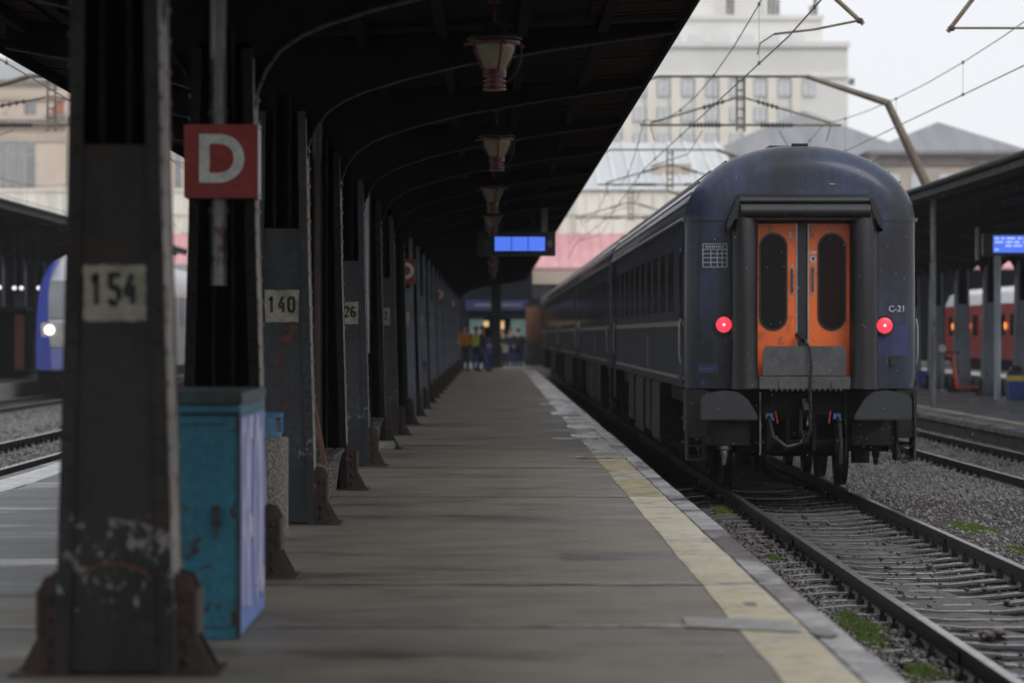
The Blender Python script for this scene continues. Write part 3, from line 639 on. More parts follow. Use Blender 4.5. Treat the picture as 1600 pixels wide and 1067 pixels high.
# red box signs on the columns
def redsign(y, x0, x1, zc, letter, lab):
    t = thing('platform_sign', ((x0 + x1) / 2, y, zc), lab, 'sign', 'red platform letter signs'); w_ = (x1 - x0) / 2
    b = MB(); b.box(-w_, w_, 0, .27, -.225, .225); b.build('casing', 'signred', t, bevel=.006)
    for zz in (-.225, .225): b = MB(); b.box(w_, w_ + .004, .01, .26, zz - (0 if zz < 0 else .012), zz + (.012 if zz < 0 else 0)); b.build('edge_trim', 'signwhite', t)
    b = MB(); b.box(w_, w_ + .002, .02, .25, -.20, .20); b.build('side_panel', 'signwhite', t)
    text(letter, .40, 'signwhite', t, (.0, -.003, 0), bold=.012, name='letter')
    return t
redsign(19.15, -1.885, -1.435, 2.555, 'D', 'red box sign with white letter D on the second column')
redsign(C0 + 8 * SP - .4, -1.74, -1.42, 2.64, 'D', 'small distant red sign with white marks on a middle column')
redsign(C0 + 14 * SP - .4, -1.72, -1.42, 2.62, 'D', 'far red sign seen as a faint red square')
redsign(C0 + 19 * SP - .4, -1.72, -1.42, 2.62, 'D', 'farthest red sign near the person in an orange jacket')

# ---------------------------------------------------------------- canopy
def canopy(name, label, xl, xc, xr, zl, zc, zr, y0, y1, plank, edge_m, boards=True, fas=.14):
    t = thing(name, (0, 0, 0), label, 'canopy', 'platform canopies')
    n = int((y1 - y0) / 5.45)
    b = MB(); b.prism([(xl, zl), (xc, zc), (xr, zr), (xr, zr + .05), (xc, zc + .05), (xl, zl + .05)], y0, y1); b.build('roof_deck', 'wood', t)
    b = MB(); b.prism([(xl - .02, zl + .07), (xc, zc + .07), (xr + .02, zr + .07), (xr + .02, zr + .1), (xc, zc + .1), (xl - .02, zl + .1)], y0, y1); b.build('roof_sheet', 'roofmetal', t)
    # boarded strip at both edges, boards running across
    for (xa, xb, za, zb) in ((xr - .75, xr, None, zr), (xl, xl + .75, zl, None)):
        f = lambda x: (zc + (zr - zc) * (x - xc) / (xr - xc)) if x > xc else (zc + (zl - zc) * (x - xc) / (xl - xc))
        b = MB(); y = y0
        while y < y1:
            L_ = plank if y < 70 else plank * 6
            e = rnd.uniform(0, .012) if y < 70 else 0
            b.prism([(xa, f(xa) - .004 - e), (xb, f(xb) - .004 - e), (xb, f(xb) - .024 - e), (xa, f(xa) - .024 - e)], y, y + L_ - .012); y += L_
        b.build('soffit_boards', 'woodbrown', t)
    for s_, x_, z_ in ((1, xr, zr), (-1, xl, zl)):
        b = MB(); b.box(x_ - (.03 if s_ > 0 else 0), x_ + (.0 if s_ > 0 else .03), y0, y1, z_ - fas, z_ + .05)
        b.tube([(x_ + s_ * .05, y0, z_ + .05), (x_ + s_ * .05, y1, z_ + .05)], .06, 8)
        b.build('fascia', edge_m, t)
    for fr in (.2, .4, .6, .8):
        for s_ in (1, -1):
            xe, ze = (xr, zr) if s_ > 0 else (xl, zl); x = xc + (xe - xc) * fr; z = zc + (ze - zc) * fr
            b = MB(); b.box(x - .04, x + .04, y0, y1, z - .13, z - .0); b.build('purlin', 'wood', t)
    return t
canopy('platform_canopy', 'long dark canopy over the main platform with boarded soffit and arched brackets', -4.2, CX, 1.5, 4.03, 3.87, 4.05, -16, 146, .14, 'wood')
canopy('platform_canopy', 'dark canopy over the right hand platform behind the coach', 9.8, 14.2, 18.6, 4.77, 4.42, 4.77, 42, 160, .4, 'roofmetal', fas=.16)
canopy('platform_canopy', 'dark canopy over the far left platform behind the blue train', -21.4, -18.5, -15.6, 5.7, 5.3, 5.7, 84, 160, .4, 'roofmetal', fas=.2)
# columns of the right hand platform
pr = None
for i in range(13):
    y = 78.4 + 5.5 * i
    lab = 'grey blue column %s of the row on the right hand platform' % ORD[i]
    if pr is None: pr = t = make_column('plate', 'steel_c', 1.14, (4.4, 4.4), False, lab, (14.2, y, -.25), 'columns of the right hand canopy')
    else: t = dup(pr, (14.2, y, -.25), lab)
for i, y in enumerate((83.9, 100.4)):
    b = MB(); b.tube([(0, 0, 0), (0, 0, 4.6)], .09, 12); o = b.build('drainpipe', 'zinc_pale', None, smooth=True, loc=((13.46, 14.05)[i], y - .35, -.25)); tag(o, ['pale grey drainpipe behind the right display board', 'pale grey drainpipe farther along the right platform, near the coach'][i], 'drainpipe', 'drainpipes on the right platform')
pr = None
for i in range(6):
    y = 112 + 5.5 * i; lab = '%s column of the far left canopy, behind the blue train' % ORD[i].capitalize()
    if pr is None: pr = make_column('plate', 'steel_c', 1.42, (2.9, 2.9), False, lab, (-18.5, y, -.14), 'columns of the far left canopy')
    else: dup(pr, (-18.5, y, -.14), lab)

# ---------------------------------------------------------------- lanterns
def lantern():
    t = thing('hanging_lantern', (0, 0, 0), '', 'lantern', 'red lanterns hanging from the canopy')
    b = MB(); b.tube([(0, 0, .0), (0, 0, .42)], .012, 8); b.tube([(-.05, 0, .26), (.05, 0, .26)], .02, 8); b.build('stem', 'lampred', t)
    b = MB(); b.lathe([(.045, .10), (.05, .085), (.10, .045), (.17, .0), (.205, -.02), (.205, -.028), (.16, -.022), (.03, .03)], n=28); b.build('cap', 'lampcap', t, smooth=True)
    b = MB(); b.lathe([(.14, -.045), (.148, -.06), (.145, -.10), (.125, -.16), (.095, -.215), (.082, -.24), (.078, -.25), (.02, -.25)], n=28); b.build('glass_bowl', 'lampglass', t, smooth=True)
    b = MB(); r = .165
    b.lathe([(r, -.045), (r + .025, -.045), (r + .025, -.062), (r, -.062)], n=28)
    for a in (.35, 1.92, 3.49, 5.06):
        c, s_ = math.cos(a), math.sin(a); b.tube([(.16 * c, .16 * s_, -.03), (.155 * c, .155 * s_, -.12), (.10 * c, .10 * s_, -.23), (.085 * c, .085 * s_, -.26)], .008, 6); b.tube([(.19 * c, .19 * s_, -.053), (.235 * c, .235 * s_, -.075)], .014, 6)
    b.build('cage', 'lampred', t)
    b = MB(); b.lathe([(.085, -.25), (.088, -.29)], n=20)
    for z in (-.30, -.335, -.37): b.lathe([(.062, z + .012), (.082, z + .008), (.082, z - .008), (.062, z - .012)], n=20)
    b.lathe([(.06, -.29), (.06, -.385), (.085, -.39), (.085, -.402), (.03, -.405)], n=20); b.build('finned_neck', 'lampred', t, smooth=True)
    b = MB(); b.tube([(.20 * math.sin(a), 0, -.13 + .24 * math.cos(a)) for a in np.linspace(.25, 2.8, 14)], .005, 6); b.build('bail_wire', 'lampcap', t)
    return t
lz = 3.695; l0 = lantern(); l0.location = (.012, 23.1, lz); l0['label'] = 'nearest red lantern with cream glass hanging under the canopy'
for i, y in enumerate((34.5, 45.9, 57.3, 68.7, 80.1, 91.5, 102.9)):
    dup(l0, (.045 if i == 0 else .0, y, lz - .02 * (i % 2)), '%s red lantern of the hanging row, counted from the camera' % ORD[i + 1], rz=rnd.uniform(-.5, .5))

# ---------------------------------------------------------------- displays
def display(x, y, z, w_, h, lab, txt):
    t = thing('departure_display', (x, y, z), lab, 'display', 'departure displays')
    b = MB(); b.box(-w_ / 2, w_ / 2, 0, .22, -h / 2, h / 2); b.build('casing', 'casing', t, bevel=.01)
    if not txt:
        x0, x1 = -w_ * .275, w_ * .365
        b = MB(); b.box(x0, x1, -.004, 0, -h * .29, h * .29); b.build('screen', 'screen', t)
        for q in (1 / 3, 2 / 3): b = MB(); xx = x0 + (x1 - x0) * q; b.box(xx - .013, xx + .013, -.007, -.004, -h * .29, h * .29); b.build('screen_divider', 'screen_div', t)
        b = MB(); b.strip([(-w_ * .38 + .055 * math.cos(a), .055 * math.sin(a)) for a in np.linspace(0, 2 * math.pi, 25)], .008, -.004, 0); b.box(-w_ * .38 - .05, -w_ * .38 + .05, -.004, 0, -.006, .006); b.build('round_emblem', 'greytxt', t)
        text('6', .19, 'greytxt', t, (w_ * .43, -.003, 0), bold=.006, name='platform_number')
        for xx in (w_ * .36, -w_ * .36):
            b = MB(); b.box(xx - .06, xx + .06, .05, .17, h / 2, h / 2 + .52); b.build('hanger', 'zinc', t)
    else:
        x0 = -w_ / 2 + .25
        b = MB(); b.box(x0, w_ / 2 - .1, -.004, 0, -h * .36, h * .40); b.build('screen', 'screen', t)
        b = MB(); rs = random.Random(4)
        for r_, z_ in enumerate((.15, .06, -.03, -.12)):
            xx = x0 + .04
            while xx < w_ / 2 - .3:
                ww = rs.uniform(.06, .22)
                if rs.random() < (.9, .75, .55, .6)[r_]: b.box(xx, xx + ww, -.007, -.004, z_ - .022, z_ + .022)
                xx += ww + rs.uniform(.03, .08)
        b.build('text_rows', 'screen_txt', t)
        b = MB(); b.box(-w_ / 2 - .16, -w_ / 2 - .09, 0, .2, -.38, .42); b.build('side_post', 'zinc', t)
        for xx in (0.1, w_ * .45): b = MB(); b.box(xx - .08, xx + .08, .1, .2, h / 2, h / 2 + .8); b.build('hanger', 'zinc', t)
    return t
display(.45, 60, 3.225, 1.5, .46, 'dark hanging display board with a blue screen over the main platform', False)
display(12.94, 76, 3.67, 2.1, .54, 'display board with lines of text over the right hand platform', True)

# ---------------------------------------------------------------- blue cabinet, bins, bench
t = thing('metal_cabinet', (-1.565, 15.4, 0), 'tall rusty teal metal cabinet with lilac graffiti beside the nearest column', 'cabinet')
b = MB(); b.box(-.325, .325, 0, 1.6, .0, 1.15); b.build('body', 'teal', t, bevel=.008)
b = MB(); b.box(-.335, .335, -.012, 1.61, 1.155, 1.215); b.box(-.33, .33, -.006, 1.605, 1.10, 1.115); b.build('lid', 'teal_d', t, bevel=.006)
b = MB(); b.box(.3255, .328, .012, 1.59, .03, 1.09); b.build('graffiti_ground', 'cab_blue', t)
b = MB()
for x_ in (.305, ): b.box(x_, x_ + .022, -.005, .0, .01, 1.1)
b.build('edge_strip', 'teal_d', t)
b = MB(); b.box(-.28, -.274, -.003, 0, .06, 1.06); b.box(-.28, .27, -.003, 0, .06, .066); b.box(-.28, .27, -.003, 0, 1.054, 1.06); b.build('door_seam', 'black', t)
b = MB(); b.box(.19, .23, -.022, 0, .56, .66); b.tube([(.21, -.02, .57), (.21, -.04, .55), (.21, -.04, .50)], .008, 6); b.build('latch', 'teal_d', t)
for i, (pts, th) in enumerate((([(.12, .16), (.16, .6), (.10, 1.02), (.34, 1.04), (.42, .75), (.28, .58), (.44, .4), (.38, .14)], .12), ([(.62, .12), (.58, .55), (.66, 1.0), (.92, 1.02)], .14), ([(.62, .55), (.9, .5)], .10), ([(1.1, .2), (1.06, .65), (1.2, 1.02), (1.4, .9), (1.38, .3), (1.2, .12)], .14), ([(1.55, 1.0), (1.62, .5), (1.56, .2), (1.82, .22)], .13))):
    for m_, w2, dx in (('navy', th * 1.35, .3285), ('lilac', th, .3305)):
        b = MB(); z_ = 0
        # smooth the stroke
        P = [Vector((q[0] * .84, q[1])) for q in pts]; S = []
        for a in range(len(P) - 1):
            p0, p1, p2, p3 = P[max(a - 1, 0)], P[a], P[a + 1], P[min(a + 2, len(P) - 1)]
            for tt in np.linspace(0, 1, 7)[:-1]:
                S.append(.5 * ((2 * p1) + (p2 - p0) * tt + (2 * p0 - 5 * p1 + 4 * p2 - p3) * tt ** 2 + (3 * p1 - p0 - 3 * p2 + p3) * tt ** 3))
        S.append(P[-1]); Lf, Rt = [], []
        for a, q in enumerate(S):
            d = (S[min(a + 1, len(S) - 1)] - S[max(a - 1, 0)]).normalized(); nn = Vector((-d.y, d.x)) * w2 * .5 * (1.15 - .5 * abs(a / len(S) - .5))
            Lf.append(q + nn); Rt.append(q - nn)
        v = []
        for l_, r_ in zip(Lf, Rt): v += [(dx + i * .0003, min(max(l_.x, .02), 1.58), min(max(l_.y, .04), 1.085)), (dx + i * .0003, min(max(r_.x, .02), 1.58), min(max(r_.y, .04), 1.085))]
        b.raw(v, [(2 * a, 2 * a + 1, 2 * a + 3, 2 * a + 2) for a in range(len(S) - 1)])
        b.build('graffiti_stroke', m_, t)

def litterbin(x, y, lab, lid):
    t = thing('litter_bin', (x, y, 0), lab, 'litter bin', 'pebble concrete litter bins')
    b = MB(); b.lathe([(.205, .0), (.22, .02), (.22, .05), (.208, .055), (.212, .09), (.214, .74), (.205, .752), (.17, .752), (.165, .6), (.02, .6)], n=36); b.build('concrete_drum', 'pebble', t, smooth=True)
    b = MB(); b.lathe([(.165, .752), (.165, .79), (.15, .79)], n=30)
    for a in (0, math.pi / 2, math.pi, 3 * math.pi / 2):
        c, s_ = math.cos(a + .5), math.sin(a + .5); rot = Matrix.Rotation(a + .5, 3, 'Z')
        b.box(.16 * c - .012, .16 * c + .012, .16 * s_ - .05, .16 * s_ + .05, .78, .90, rot)
    b.lathe([(.155, .885), (.175, .895), (.178, .925), (.165, .932), (.02, .935)], n=30); b.build('lid', lid, t, smooth=True)
    b = MB(); b.lathe([(.148, .62), (.148, .80), (.14, .80), (.02, .70)], n=24); b.build('liner', 'casing', t)
    return t
litterbin(-1.705, 22.9, 'pebbled concrete litter bin with blue lid behind the teal cabinet', 'binblue')
litterbin(-1.57, 66, 'distant pale litter bin with teal lid between the far columns', 'binblue')

def bench(x, y, lab, rz=0):
    t = thing('bench', (x, y, 0), lab, 'bench', 'platform benches', rz)
    for yy in (0, 1.6):
        b = MB(); b.prism([(-.20, 0), (.20, 0), (.24, .32), (.27, .40), (-.25, .40), (-.23, .3)], yy, yy + .13); b.build('concrete_support', 'pebble', t, bevel=.01)
        b = MB(); rot = Matrix.Rotation(-R(18), 3, 'Y'); b.box(-.24, -.20, yy + .04, yy + .09, .38, .95, rot, (-.22, 0, .4)); b.build('back_strut', 'slatdark', t)
    for i in range(5): b = MB(); xx = -.2 + .1 * i; b.box(xx, xx + .08, -.08, 1.85, .405, .445); b.build('seat_slat', 'slatdark', t, bevel=.006)
    for i in range(4):
        z = .55 + .12 * i; xx = -.19 - (z - .4) * .33; b = MB(); b.box(xx, xx + .03, -.08, 1.85, z, z + .09, Matrix.Rotation(-R(18), 3, 'Y')); b.build('back_slat', 'slat', t, bevel=.005)
    return t
bench(-1.66, 27.35, 'concrete bench with slatted seat behind the column painted 140')
bench(-1.66, 38.0, 'second bench, mostly hidden behind the column painted 126')
o = MB().box(-.12, .12, -.2, .2, 0, .11).build('concrete_block', 'slab', None, bevel=.02, loc=(-1.39, 40.8, 0)); tag(o, 'small pale concrete block lying between the column feet', 'concrete block')
# loose boards leaning behind column 140
o = MB().box(-.02, .02, -.05, .05, 0, .62, Matrix.Rotation(-R(11), 3, 'Y')).build('loose_board', 'slat', None, loc=(-1.50, 26.9, .38)); tag(o, 'reddish brown board leaning on the bench by column 140', 'board')

# ---------------------------------------------------------------- coaches
CW, CL = 1.415, 24.1
def section(i, cw=CW, n=26):
    """half-inset cross-section of the body: x,z points from bottom-right round the roof to bottom-left"""
    w_ = cw - i; pts = [(w_ - .02, 1.30), (w_, 1.5), (w_, 2.4), (w_ - .004, 3.2)]
    for k in range(n + 1):
        a = math.pi * k / n; ex = .94
        x = w_ * (1 if math.cos(a) >= 0 else -1) * abs(math.cos(a)) ** ex; z = 3.34 + (.93 - i) * math.sin(a) ** 1.0
        pts.append((x, z))
    pts += [(-w_ + .004, 3.2), (-w_, 2.4), (-w_, 1.5), (-w_ + .02, 1.30)]
    return pts
def make_coach(full, lab, loc):
    t = thing('passenger_coach', loc, lab, 'coach', 'dark blue passenger coaches of one train')
    r = .34; rings = []
    for a in np.linspace(0, math.pi / 2, 9): rings.append((r * (1 - math.sin(a)), r * (1 - math.cos(a)))) if False else rings.append((r - r * math.cos(a), r - r * math.sin(a)))
    rings = [(y, i) for y, i in rings]                       # y from 0..r, inset r..0
    ys = rings + [(CL - y, i) for y, i in rings[::-1]]
    b = MB(); v = []; n = None
    for y, i in ys:
        s = section(i); n = len(s); v += [(x, y, z) for x, z in s]
    f = [tuple(range(n - 1, -1, -1)), tuple(range((len(ys) - 1) * n, len(ys) * n))]
    for k in range(len(ys) - 1):
        f += [(k * n + j, k * n + (j + 1) % n, (k + 1) * n + (j + 1) % n, (k + 1) * n + j) for j in range(n)]
    b.raw(v, f)
    for q, fc in enumerate(b.f):
        cy = sum(b.v[j][1] for j in fc) / len(fc); cz = sum(b.v[j][2] for j in fc) / len(fc)
        if cy < r * .98: b.mi[q] = 1 
        if cz > 3.36 and cy > r * .98: b.mi[q] = 2
    b.build('body', ['coach', 'coachend', 'coachroof'], t, smooth=True)
    # gutter, roof ribs
    for s in (-1, 1):
        b = MB(); b.tube([(s * (CW + .012), .32, 3.36), (s * (CW + .012), CL - .3, 3.36)], .028, 6)
        for a in (14, 22, 31, 41, 52):
            a_ = R(a); x, z = CW * math.cos(a_) ** .94, 3.34 + .93 * math.sin(a_); b.tube([(s * (x + .006), .34, z), (s * (x + .006), CL - .3, z)], .016, 6)
        b.build('roof_rib', 'coachroof', t)
        # stripes
        b = MB(); b.box(s * CW - .004, s * CW + .004, .33, CL - .33, 2.06, 2.125); b.build('upper_stripe', 'cream', t)
        b = MB(); b.box(s * CW - .004, s * CW + .004, .30, CL - .33, 1.40, 1.44); b.build('lower_stripe', 'cream', t)
        # doors
        for yd, ln in ((.52, .82), (CL - 2.6, 2.3)):  # far-end door stretched and blackened to paint the dark coach gaps
            b = MB(); b.box(s * CW - .006, s * CW + .009, yd, yd + ln, 1.36, 3.24); d = b.build('door', 'coach' if ln < 1 else 'soot_shade', t, bevel=.004)
            b = MB(); b.box(s * CW + s * .004 - .009, s * CW + s * .004 + .009, yd + .16, yd + ln - .2, 2.15, 3.02); b.build('door_window', 'glass', d, bevel=.005)
            b = MB(); b.tube([(s * (CW + .03), yd - .06, 1.6), (s * (CW + .05), yd - .06, 1.7), (s * (CW + .05), yd - .06, 2.05), (s * (CW + .03), yd - .06, 2.15)], .014, 6); b.build('handrail', 'trim', d)
        # windows
        for k in range(10):
            y0 = 2.6 + 1.92 * k; b = MB(); b.box(s * CW - .005, s * CW + .007, y0, y0 + 1.2, 2.22, 3.08); fr = b.build('window', 'coach', t, bevel=.004)
            b = MB(); b.box(s * CW - .006, s * CW + .009, y0 + .04, y0 + 1.16, 2.26, 3.05); b.build('pane', 'glass', fr)
        b = MB(); b.box(s * CW - .004, s * CW + .006, 9.0, 9.5, 1.50, 1.93); b.build('vent_grille', 'rubber', t)
        # skirt and underfloor boxes
        for y0, y1, z0, z1 in ((.35, 1.3, .73, 1.29), (6.8, 9.1, .42, 1.28), (9.5, 11.0, .5, 1.28), (11.6, 14.4, .40, 1.28), (15.0, 17.0, .5, 1.28), (CL - 1.3, CL - .35, .73, 1.29)):
            b = MB(); b.box(s * 1.37, s * 1.05, y0, y1, z0, z1); b.build('underfloor_box', 'under2', t, bevel=.02)
        for y0 in (.45, CL - 1.2):
            for z in (.62, .92): b = MB(); b.box(s * 1.40, s * 1.10, y0, y0 + .65, z - .015, z + .015); b.build('step', 'under2', t)
    b = MB(); b.box(-1.0, 1.0, CL - .05, CL + .52, 1.2, 3.7); b.build('gangway_bellows', 'soot_shade', t, bevel=.03)
    b = MB(); b.box(-1.2, 1.2, .1, CL - .1, 1.05, 1.31); b.box(-.35, .35, .6, CL - .6, .85, 1.05); b.build('underframe', 'under', t)
    # bogies
    for yb in (3.75, CL - 3.75):
        b = MB()
        for s in (-1, 1):
            b.prism([(yb - 1.75, .50), (yb - 1.4, .72), (yb - .6, .66), (yb - .35, .42), (yb + .35, .42), (yb + .6, .66), (yb + 1.4, .72), (yb + 1.75, .50), (yb + 1.7, .92), (yb - 1.7, .92)], s * .98 - .05, s * .98 + .05, 'x')
            for dy in (-1.25, 1.25): b.box(s * 1.0 - .1, s * 1.0 + .1, yb + dy - .17, yb + dy + .17, .30, .62); b.tube([(s * 1.0, yb + dy - .3, .5), (s * 1.0, yb + dy - .3, .95)], .09, 10)
            b.box(s * .62 - .04, s * .62 + .04, yb - 1.9, yb - 1.75, .25, .9)
        b.box(-1.0, 1.0, yb - .2, yb + .2, .5, .95); b.box(-1.0, 1.0, yb - 1.75, yb - 1.62, .62, .85); fr = b.build('bogie', 'under', t)
        for dy in (-1.25, 1.25):
            b = MB()
            for s in (-1, 1): b.lathe([(.06, s * .66), (.44, s * .68), (.475, s * .68), (.475, s * .705), (.455, s * .71), (.45, s * .80), (.40, s * .81), (.38, s * .775), (.16, s * .76), (.14, s * .83), (.04, s * .83)], (0, yb + dy, .46), 40, 'x')
            b.lathe([(.08, -.7), (.08, .7)], (0, yb + dy, .46), 16, 'x')
            for xx in (-.3, .3): b.lathe([(.30, xx - .05), (.30, xx + .05)], (0, yb + dy, .46), 30, 'x')
            b.build('wheelset', 'under2', fr, smooth=True)
    # gangway at the rear end
    for s in (-1, 1):
        b = MB(); b.tube([(s * .71, -.26, 1.36), (s * .71, -.27, 1.30), (s * .71, -.27, 1.31), (s * .72, -.28, 1.5), (s * .72, -.29, 2.3), (s * .72, -.28, 3.2), (s * .72, -.25, 3.42)], .14, 20, [.12, .175, .18, .16, .155, .16, .15])
        b.box(s * .60, s * .58, -.32, .0, 1.36, 3.4); b.box(s * .83, s * .80, -.2, .02, 1.32, 3.4); b.build('gangway_roll', 'rubber', t, smooth=True)
    b = MB(); b.box(-.86, .86, -.38, .0, 3.34, 3.42); b.tube([(-.78, -.38, 3.44), (.78, -.38, 3.44)], .085, 16); b.tube([(-.80, -.34, 3.565), (.80, -.34, 3.565)], .038, 12)
    for s in (-1, 1): b.prism([(s * .78, 3.60), (s * .82, 3.60), (s * .94, 3.30), (s * .94, 3.20), (s * .88, 3.28), (s * .80, 3.45)], -.40, .02)
    b.prism([(-.34, 3.60), (.02, 3.66), (.02, 3.3), (-.30, 3.36)], -.79, .79, 'x'); b.build('gangway_hood', 'rubber', t, smooth=True)
    b = MB(); b.box(-.60, .60, -.012, -.002, 1.35, 3.36); b.build('end_opening', 'rubber', t)
    for s in (-1, 1):
        b = MB(); b.box(s * .07, s * .575, -.045, -.014, 1.43, 3.30); d = b.build('end_door', 'orange', t, bevel=.006)
        def pill(x, w2, z0, z1, n=12):
            pts = []
            for (cx, cz, a0) in ((x, z1 - w2, 0), (x, z0 + w2, math.pi)):
                pts += [(cx + w2 * math.cos(a0 + math.pi * k / n), cz + w2 * math.sin(a0 + math.pi * k / n)) for k in range(n + 1)]
            return pts
        b = MB(); b.prism(pill(s * .355, .175, 2.0, 3.19), -.054, -.044); fr = b.build('window_seal', 'rubber', d)
        b = MB(); b.prism(pill(s * .355, .152, 2.025, 3.165), -.058, -.0535); b.build('pane', 'glass' if s < 0 else 'glass_r', fr)
        b = MB(); b.box(s * .062, s * .078, -.055, -.014, 1.43, 3.30); b.build('door_trim', 'trim', d)
        b = MB(); b.tube([(s * .125, -.05, 2.76), (s * .125, -.09, 2.74), (s * .125, -.09, 2.50), (s * .125, -.05, 2.48)], .011, 8); b.box(s * .125 - .02, s * .125 + .02, -.052, -.044, 2.44, 2.80); b.build('handle', 'shiny', d)
        if s < 0: b = MB(); b.box(-.165, -.125, -.05, -.044, 3.13, 3.2); b.build('sticker', 'offwhite', d)
    b = MB(); b.lathe([(.042, -.048), (.042, -.046)], (.13, 0, 2.87), 20, 'y'); b.box(.09, .17, -.048, -.046, 2.935, 2.965); b.build('round_sticker', 'offwhite', t)
    b = MB(); b.lathe([(.018, -.0505), (.018, -.048)], (.13, 0, 2.875), 12, 'y'); b.box(.115, .145, -.0505, -.048, 2.842, 2.848); b.build('sticker_symbol', 'rubber', t)
    # grey fold-up plates
    b = MB(); b.prism([(-.505, 1.46), (.505, 1.46), (.505, 1.72), (.475, 1.815), (-.475, 1.815), (-.505, 1.72)], -.30, -.275); b.build('folding_plate', 'flap', t, bevel=.004)
    b = MB(); b.box(-.55, .55, -.34, -.06, 1.30, 1.45); b.box(.0 + .06, .15, -.36, -.34, 1.395, 1.42)
    for x in (-.30, .33): b.box(x - .015, x + .015, -.36, -.33, 1.30, 1.40)
    for k in range(14): b.box(-.42 + k * .065, -.395 + k * .065, -.355, -.34, 1.275, 1.30)
    b.build('threshold_plate', 'flap', t, bevel=.004)
    # cable
    b = MB(); b.tube([(-.05, -.16, 1.90), (.01, -.33, 1.88), (.06, -.36, 1.80), (.075, -.37, 1.6), (.065, -.37, 1.3), (.07, -.38, 1.05), (.06, -.36, .93)], .017, 8); b.tube([(-.07, -.12, 1.95), (-.02, -.30, 1.88)], .035, 10); b.tube([(.065, -.38, 1.0), (.03, -.38, .84)], .02, 8); b.build('jumper_cable', 'rubber', t, smooth=True)
    b = MB(); b.tube([(.062, -.38, .99), (.035, -.38, .87)], .028, 8); b.build('cable_plug', 'shiny', t)
    # tail lamps
    for x, z in ((-.955, 2.075), (1.0, 2.065)):
        b = MB(); b.lathe([(.118, -.035), (.118, .10), (.02, .10)], (x, 0, z), 28, 'y'); b.lathe([(.098, -.045), (.12, -.045), (.12, -.03), (.098, -.03)], (x, 0, z), 28, 'y'); h = b.build('tail_lamp', 'rubber', t, smooth=True)
        b = MB(); b.lathe([(.094, -.036), (.094, -.045), (.06, -.058), (.02, -.062)], (x, 0, z), 28, 'y'); b.build('lens', 'tail', h, smooth=True)
        b = MB(); b.lathe([(.014, -.062), (.014, -.068), (.004, -.070)], (x, 0, z), 12, 'y'); b.build('bulb', 'tailhot', h)
    # markings
    b = MB(); x0, x1, z0, z1 = -1.205, -.915, 2.775, 3.055; yy = .012
    def P(x): return .34 - math.sqrt(max(.0001, .34 ** 2 - max(0, abs(x) - (CW - .34)) ** 2))
    def seg(xa, xb, za, zb):
        n = max(1, int((xb - xa) / .03)); v = []
        for k in range(n + 1):
            x = xa + (xb - xa) * k / n; y = P(x) - .004; v += [(x, y, za), (x, y, zb)]
        b.raw(v, [(2 * k, 2 * k + 2, 2 * k + 3, 2 * k + 1) for k in range(n)])
    for k in range(5): x = x0 + (x1 - x0) * (0, .33, .6, .8, 1)[k]; seg(x - .005, x + .005, z0, z1 if k in (0, 4) else z1 - .08)
    for k in range(6): z = z0 + (z1 - z0) * (0, .2, .4, .58, .76, 1)[k]; seg(x0, x1, z - .005, z + .005)
    for q in range(9): x = x0 + .03 + q * .026; seg(x, x + .014, z1 - .05, z1 - .018)
    b.build('stencilled_table', 'offwhite', t)
    b = MB(); seg(.93, 1.30, 1.70, 2.06); b.build('blue_patch', 'panelblue', t)
    b = MB(); seg(-1.26, -1.02, 1.49, 1.60); b.build('blue_strip', 'panelblue', t)
    b = MB(); seg(-1.25, -1.09, 1.535, 1.548); b.build('small_print', 'cream', t)
    b = MB()
    for x in (-.98, 1.10): b.box(x - .03, x + .03, -.04, .04, 1.58, 1.69)
    b.build('lamp_bracket', 'rubber', t)
    b = MB(); b.box(-.76, .76, -.004, .0, 3.34, 3.345); seg(-1.4, -.8, 3.325, 3.345); seg(.8, 1.4, 3.325, 3.345); b.build('roof_seam', 'rubber', t)
    b = MB(); b.box(.046, .052, -.003, 0, 3.67, 3.92); b.box(-.93, -.926, -.003, 0, 1.34, 3.3); b.box(.93, .934, -.003, 0, 1.34, 3.3); b.build('end_seam', 'rubber', t)
    b = MB(); b.box(.33, .40, -.02, 0, 3.772, 3.79); b.build('end_fitting', 'trim', t, bevel=.004)
    text('C-21', .105, 'offwhite', t, (1.155, P(1.155) - .010, 2.265), (R(90), 0, R(9)), name='coach_letters', bold=.002)
    # headstock with an added dark plate for underside shade, buffers, hook, hoses
    b = MB(); b.box(-1.05, 1.05, .0, .12, .93, 1.29); b.box(-.5, .5, -.06, 0, .98, 1.24); b.box(-.55, .55, .02, .3, .62, .68); b.box(-1.1, 1.1, .4, .44, .52, 1.1)
    for x in (-.43, -.2, .12, .4): b.box(x, x + .05, -.03, .05, .55, 1.0)
    b.build('headstock', 'under', t)
    for s in (-1, 1):
        b = MB()
        out_ = [(-1.27, .93), (-1.27, 1.18), (-1.20, 1.255), (-.98, 1.285), (-.82, 1.27), (-.70, 1.18), (-.59, 1.0), (-.58, .93)]
        b.prism([(s * -x, z) for x, z in out_], -.50, -.46); h = b.build('buffer', 'flap' if False else 'enddark', t, bevel=.012)
        b = MB(); b.lathe([(.09, -.47), (.09, -.2), (.13, -.2), (.13, .02)], (s * .875, 0, 1.09), 18, 'y'); b.build('buffer_shank', 'under', h, smooth=True)
    b = MB(); b.prism([(-.45, 1.02), (-.1, 1.03), (.0, 1.12), (.0, 1.2), (-.3, 1.18), (-.36, 1.10), (-.5, 1.12), (-.52, 1.05)], -.03, .03, 'x'); b.tube([(-.05, -.4, 1.05), (-.06, -.42, .8), (0, -.42, .66), (.06, -.42, .8), (.05, -.4, 1.05)], .022, 8); b.box(-.07, .07, -.36, -.30, .74, .80); b.build('draw_hook', 'under2', t)
